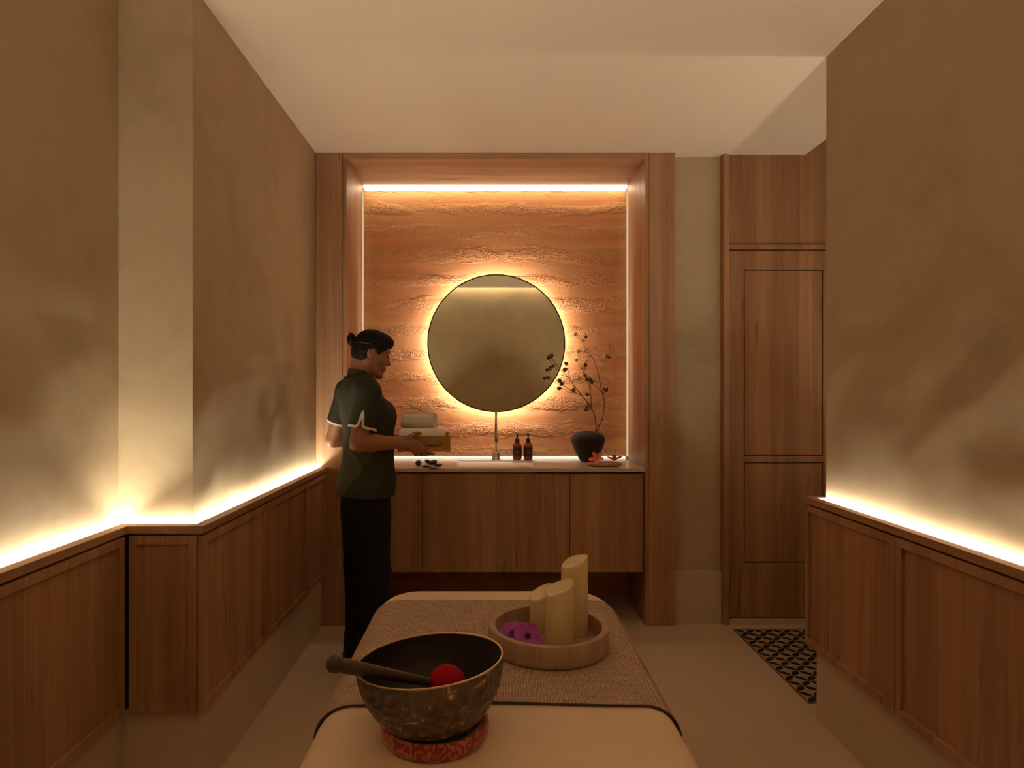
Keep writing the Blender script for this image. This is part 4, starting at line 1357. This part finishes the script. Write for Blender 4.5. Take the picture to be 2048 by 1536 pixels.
# notch in the near sleeve, where the trim peaks
sh, ax, hem = HEM['r']
e1 = nrm(np.array((0.10, -1.0, 0.0)) - ax * (np.array((0.10, -1.0, 0.0)) @ ax))
e2 = np.cross(ax, e1)
if e2[0] < 0:
    e2 = -e2
g = tv.grid(hem - 0.11, hem + 0.08)
sl, X, Y, Z = g
q = [X - hem[0], Y - hem[1], Z - hem[2]]
tt = q[0] * ax[0] + q[1] * ax[1] + q[2] * ax[2]
u1 = q[0] * e1[0] + q[1] * e1[1] + q[2] * e1[2]
u2 = q[0] * e2[0] + q[1] * e2[1] + q[2] * e2[2]
thn = np.arctan2(u2, u1)
wedge = np.where((u1 > 0) & (tt > -0.055), (np.abs(thn) - 0.21 * (tt + 0.055) / 0.055) * 0.055, 0.05)
solid = tv.F.copy()
tv.F[sl] = np.maximum(tv.F[sl], -wedge.astype(np.float32))
tunic = link('tunic', tv.mesh('tunic'), M['olive'], person, True)

def trim(name, arm, path, width=0.0115):
    sh, ax, hem = HEM[arm]
    e1 = nrm(np.array((0.10, -1.0, 0.0)) - ax * (np.array((0.10, -1.0, 0.0)) @ ax))
    e2 = np.cross(ax, e1)
    if e2[0] < 0:
        e2 = -e2
    keep = tv.F
    tv.F = solid
    def surf(th, t):
        o = hem + ax * t
        dr = e1 * math.cos(th) + e2 * math.sin(th)
        r = 0.050
        while r < 0.10 and tv.sample(o + dr * r) < 0:
            r += 0.0008
        return o + dr * r, dr
    pts = []
    for i in range(len(path) - 1):
        (a0, t0), (a1, t1) = path[i], path[i + 1]
        n = max(2, int(abs(a1 - a0) / 0.08) + int(abs(t1 - t0) / 0.006))
        pts += [(a0 + (a1 - a0) * k / n, t0 + (t1 - t0) * k / n) for k in range(n)]
    pts.append(path[-1])
    m = MB()
    for i, (a, t) in enumerate(pts):
        p0, p1 = pts[max(i - 1, 0)], pts[min(i + 1, len(pts) - 1)]
        dx, dy = (p1[0] - p0[0]) * 0.058, p1[1] - p0[1]
        l = math.hypot(dx, dy) + 1e-9
        nx, ny = -dy / l, dx / l
        for s in (-1, 1):
            q, dr = surf(a + nx * s * width / 2 / 0.058, min(t + ny * s * width / 2, -0.001))
            m.v.append(tuple(q - dr * 0.001))
            m.v.append(tuple(q + dr * 0.0016))
    for i in range(len(pts) - 1):
        a = i * 4
        for p, q in ((0, 1), (1, 3), (3, 2), (2, 0)):
            m.f.append((a + p, a + q, a + 4 + q, a + 4 + p)); m.m.append(0)
    tv.F = keep
    m.build(name, M['cream_trim'], tunic, weld=False).parent = tunic
trim('sleeve_trim', 'r', [(-2.9, -0.005), (-0.34, -0.006), (-0.19, -0.014), (0.0, -0.078), (0.17, -0.014), (0.32, -0.006), (2.9, -0.006)])
trim('sleeve_trim', 'l', [(-3.1, -0.005), (3.1, -0.005)])

# trousers and shoes
pv = Vol((-0.84, 2.80, 0.015), (-0.38, 3.28, 0.93), 0.0042)
pv.loft([(0.52, PC[0] - 0.008, PC[1], 0.078, 0.150), (0.62, PC[0] - 0.008, PC[1], 0.090, 0.155), (0.72, PC[0] - 0.008, PC[1] - 0.003, 0.108, 0.160), (0.80, PC[0] - 0.010, PC[1] - 0.006, 0.112, 0.162), (0.868, PC[0] - 0.006, PC[1], 0.108, 0.157), (0.91, PC[0] - 0.004, PC[1], 0.104, 0.152)], YAW, 0, 0.035)
for s in (-1, 1):
    pv.cone(P(-0.012, 0.078 * s, 0.74), P(-0.004, 0.083 * s, 0.46), 0.084, 0.080, 0.03)
    pv.cone(P(-0.004, 0.085 * s, 0.46), P(0.0, 0.084 * s, 0.06), 0.081, 0.074, 0.02)
    for i, z in enumerate((0.05, 0.085, 0.12)):
        pv.cone(P(-0.010, 0.084 * s, z), P(0.008, 0.088 * s, z + 0.006), 0.078 - 0.002 * i, 0.074, 0.012)
    pv.cone(P(0.0, 0.084 * s, 0.012), P(0.0, 0.084 * s, 0.20), 0.052, 0.052, 0.002, 'cut')
pv.half((0, 0, 0.028), (0, 0, -1.0))
link('trousers', pv.mesh('trousers'), M['black_cloth'], person, True)
for s in (-1, 1):
    c = P(0, 0.086 * s, 0)
    sv = Vol(c - np.array((0.17, 0.16, 0.0)) + np.array((0, 0, -0.003)), c + np.array((0.22, 0.19, 0.13)), 0.004)
    a = P(-0.062, 0.084 * s, 0.034)
    b = P(0.125, 0.094 * s, 0.030)
    sv.cone(a, P(0.04, 0.088 * s, 0.042), 0.034, 0.044, 0.02)
    sv.cone(P(0.04, 0.088 * s, 0.040), b, 0.044, 0.030, 0.02)
    sv.cone(P(-0.03, 0.084 * s, 0.05), P(-0.022, 0.084 * s, 0.10), 0.040, 0.038, 0.02)
    sv.half((0, 0, 0.001), (0, 0, -1.0))
    link('shoe', sv.mesh('shoe'), M['shoe'], person, True)

# ------------------------------------------------------------------ towel box and rolled towels
bc0, bw = Vector((-0.316, 3.066, 1.040)), (0.246, 0.252)
box_t = thing('towel_box', 'shallow honey coloured wooden box with hand slots, held by the person', 'box', bc0)
BR = Matrix.Translation(bc0) @ Matrix.Rotation(R(3), 4, 'Z')
th, bh = 0.010, 0.074
def side(y0, y1):
    """a long side with a rounded hand slot"""
    x0, x1 = -bw[0] / 2, bw[0] / 2
    m = MB()
    hx0, hx1, hz0, hz1 = 0.010, 0.085, 0.024, 0.050
    hole = [(p[0], p[1]) for p in rrect(hx0, hx1, hz0, hz1, 0.0125, 0)]
    n = len(hole)
    cx, cz = (hx0 + hx1) / 2, (hz0 + hz1) / 2
    outer_ = []
    for px, pz in hole:
        dx, dz = px - cx, pz - cz
        k = min(((x1 - cx) / dx if dx > 1e-9 else (x0 - cx) / dx if dx < -1e-9 else 1e9), ((bh - cz) / dz if dz > 1e-9 else (0 - cz) / dz if dz < -1e-9 else 1e9))
        outer_.append((cx + dx * k, cz + dz * k))
    ring = []
    cor = [(x1, bh), (x0, bh), (x0, 0), (x1, 0)]
    for y in (y0, y1):
        m.v += [(px, y, pz) for px, pz in hole] + [(px, y, pz) for px, pz in outer_] + [(px, y, pz) for px, pz in cor]
    S = 2 * n + 4
    def near_corner(a, b):
        for i, c in enumerate(cor):
            pa, pb = outer_[a], outer_[b]
            on = lambda p, q: (abs(p[0] - q[0]) < 1e-6 or abs(p[1] - q[1]) < 1e-6)
            if on(pa, c) and on(pb, c) and not (abs(pa[0] - pb[0]) < 1e-6 or abs(pa[1] - pb[1]) < 1e-6):
                return i
        return None
    for k in range(n):
        l = (k + 1) % n
        ci = near_corner(k, l)
        for o in (0, S):
            f = (o + k, o + l, o + n + l) + ((o + 2 * n + ci,) if ci is not None else ()) + (o + n + k,)
            m.f.append(f); m.m.append(0)
        m.f.append((k, l, S + l, S + k)); m.m.append(0)
        if ci is None:
            m.f.append((n + k, n + l, S + n + l, S + n + k)); m.m.append(0)
        else:
            m.f.append((n + k, 2 * n + ci, S + 2 * n + ci, S + n + k)); m.m.append(0)
            m.f.append((2 * n + ci, n + l, S + n + l, S + 2 * n + ci)); m.m.append(0)
    return m
side(-bw[1] / 2, -bw[1] / 2 + th).build('side_board', M['box_wood'], box_t, mtx=BR)
side(bw[1] / 2 - th, bw[1] / 2).build('side_board', M['box_wood'], box_t, mtx=BR)
for s in (-1, 1):
    x = s * (bw[0] / 2 - th / 2)
    MB().box(x - th / 2, x + th / 2, -bw[1] / 2 + th, bw[1] / 2 - th, 0, bh, 0.001).build('end_board', M['box_wood'], box_t, mtx=BR)
MB().box(-bw[0] / 2 + th, bw[0] / 2 - th, -bw[1] / 2 + th, bw[1] / 2 - th, 0.0, 0.008).build('bottom_board', M['box_wood'], box_t, mtx=BR)

def towel(cx, cy, cz, rad, length, yaw, label, phase=0.0):
    thk = rad / 3.4
    turns = 2.9
    path = []
    n = 110
    for i in range(n + 1):
        a = i / n * turns * 2 * math.pi
        r = 0.006 + (rad - thk / 2 - 0.006) * (a / (turns * 2 * math.pi)) ** 0.9
        path.append((r * math.cos(a + phase), r * math.sin(a + phase), a))
    m = MB()
    K = 20
    hl_ = length / 2
    for i, (px, pz, a) in enumerate(path):
        j0, j1 = max(i - 1, 0), min(i + 1, n)
        tx, tz = path[j1][0] - path[j0][0], path[j1][1] - path[j0][1]
        l = math.hypot(tx, tz)
        nx, nz = -tz / l, tx / l
        tight = 1 - 0.03 * (1 - i / n)
        for k in range(K):
            w = 2 * math.pi * k / K
            c_, s_ = math.cos(w), math.sin(w)
            ex = math.copysign(abs(c_) ** 0.28, c_)
            en = math.copysign(abs(s_) ** 0.9, s_)
            rad_off = en * thk * 0.51
            endw = 0.002 * math.sin(a * 3.1 + phase)
            m.v.append((ex * hl_ * tight + endw * (1 if ex > 0 else -1), px + nx * rad_off, pz + nz * rad_off))
    for i in range(n):
        for k in range(K):
            l = (k + 1) % K
            m.f.append((i * K + k, i * K + l, (i + 1) * K + l, (i + 1) * K + k)); m.m.append(0)
    m.f.append(tuple(range(K))); m.m.append(0)
    m.f.append(tuple(n * K + k for k in range(K))); m.m.append(0)
    o = auto_smooth(m.build('rolled_towel', M['towel'], weld=False, mtx=Matrix.Translation((cx, cy, cz)) @ Matrix.Rotation(R(yaw), 4, 'Z')), 80)
    tag(o, label, 'towel', 'rolled white towels in the wooden box')
towel(-0.322, 2.996, 1.0985, 0.050, 0.212, 3, 'rolled white towel in the box, nearest the near hand', 3.6)
towel(-0.326, 3.118, 1.0985, 0.050, 0.212, 4, 'rolled white towel in the box, on the far side', 0.4)
towel(-0.345, 3.064, 1.1765, 0.0435, 0.165, -14, 'smaller rolled white towel lying on top of the other two', 2.2)
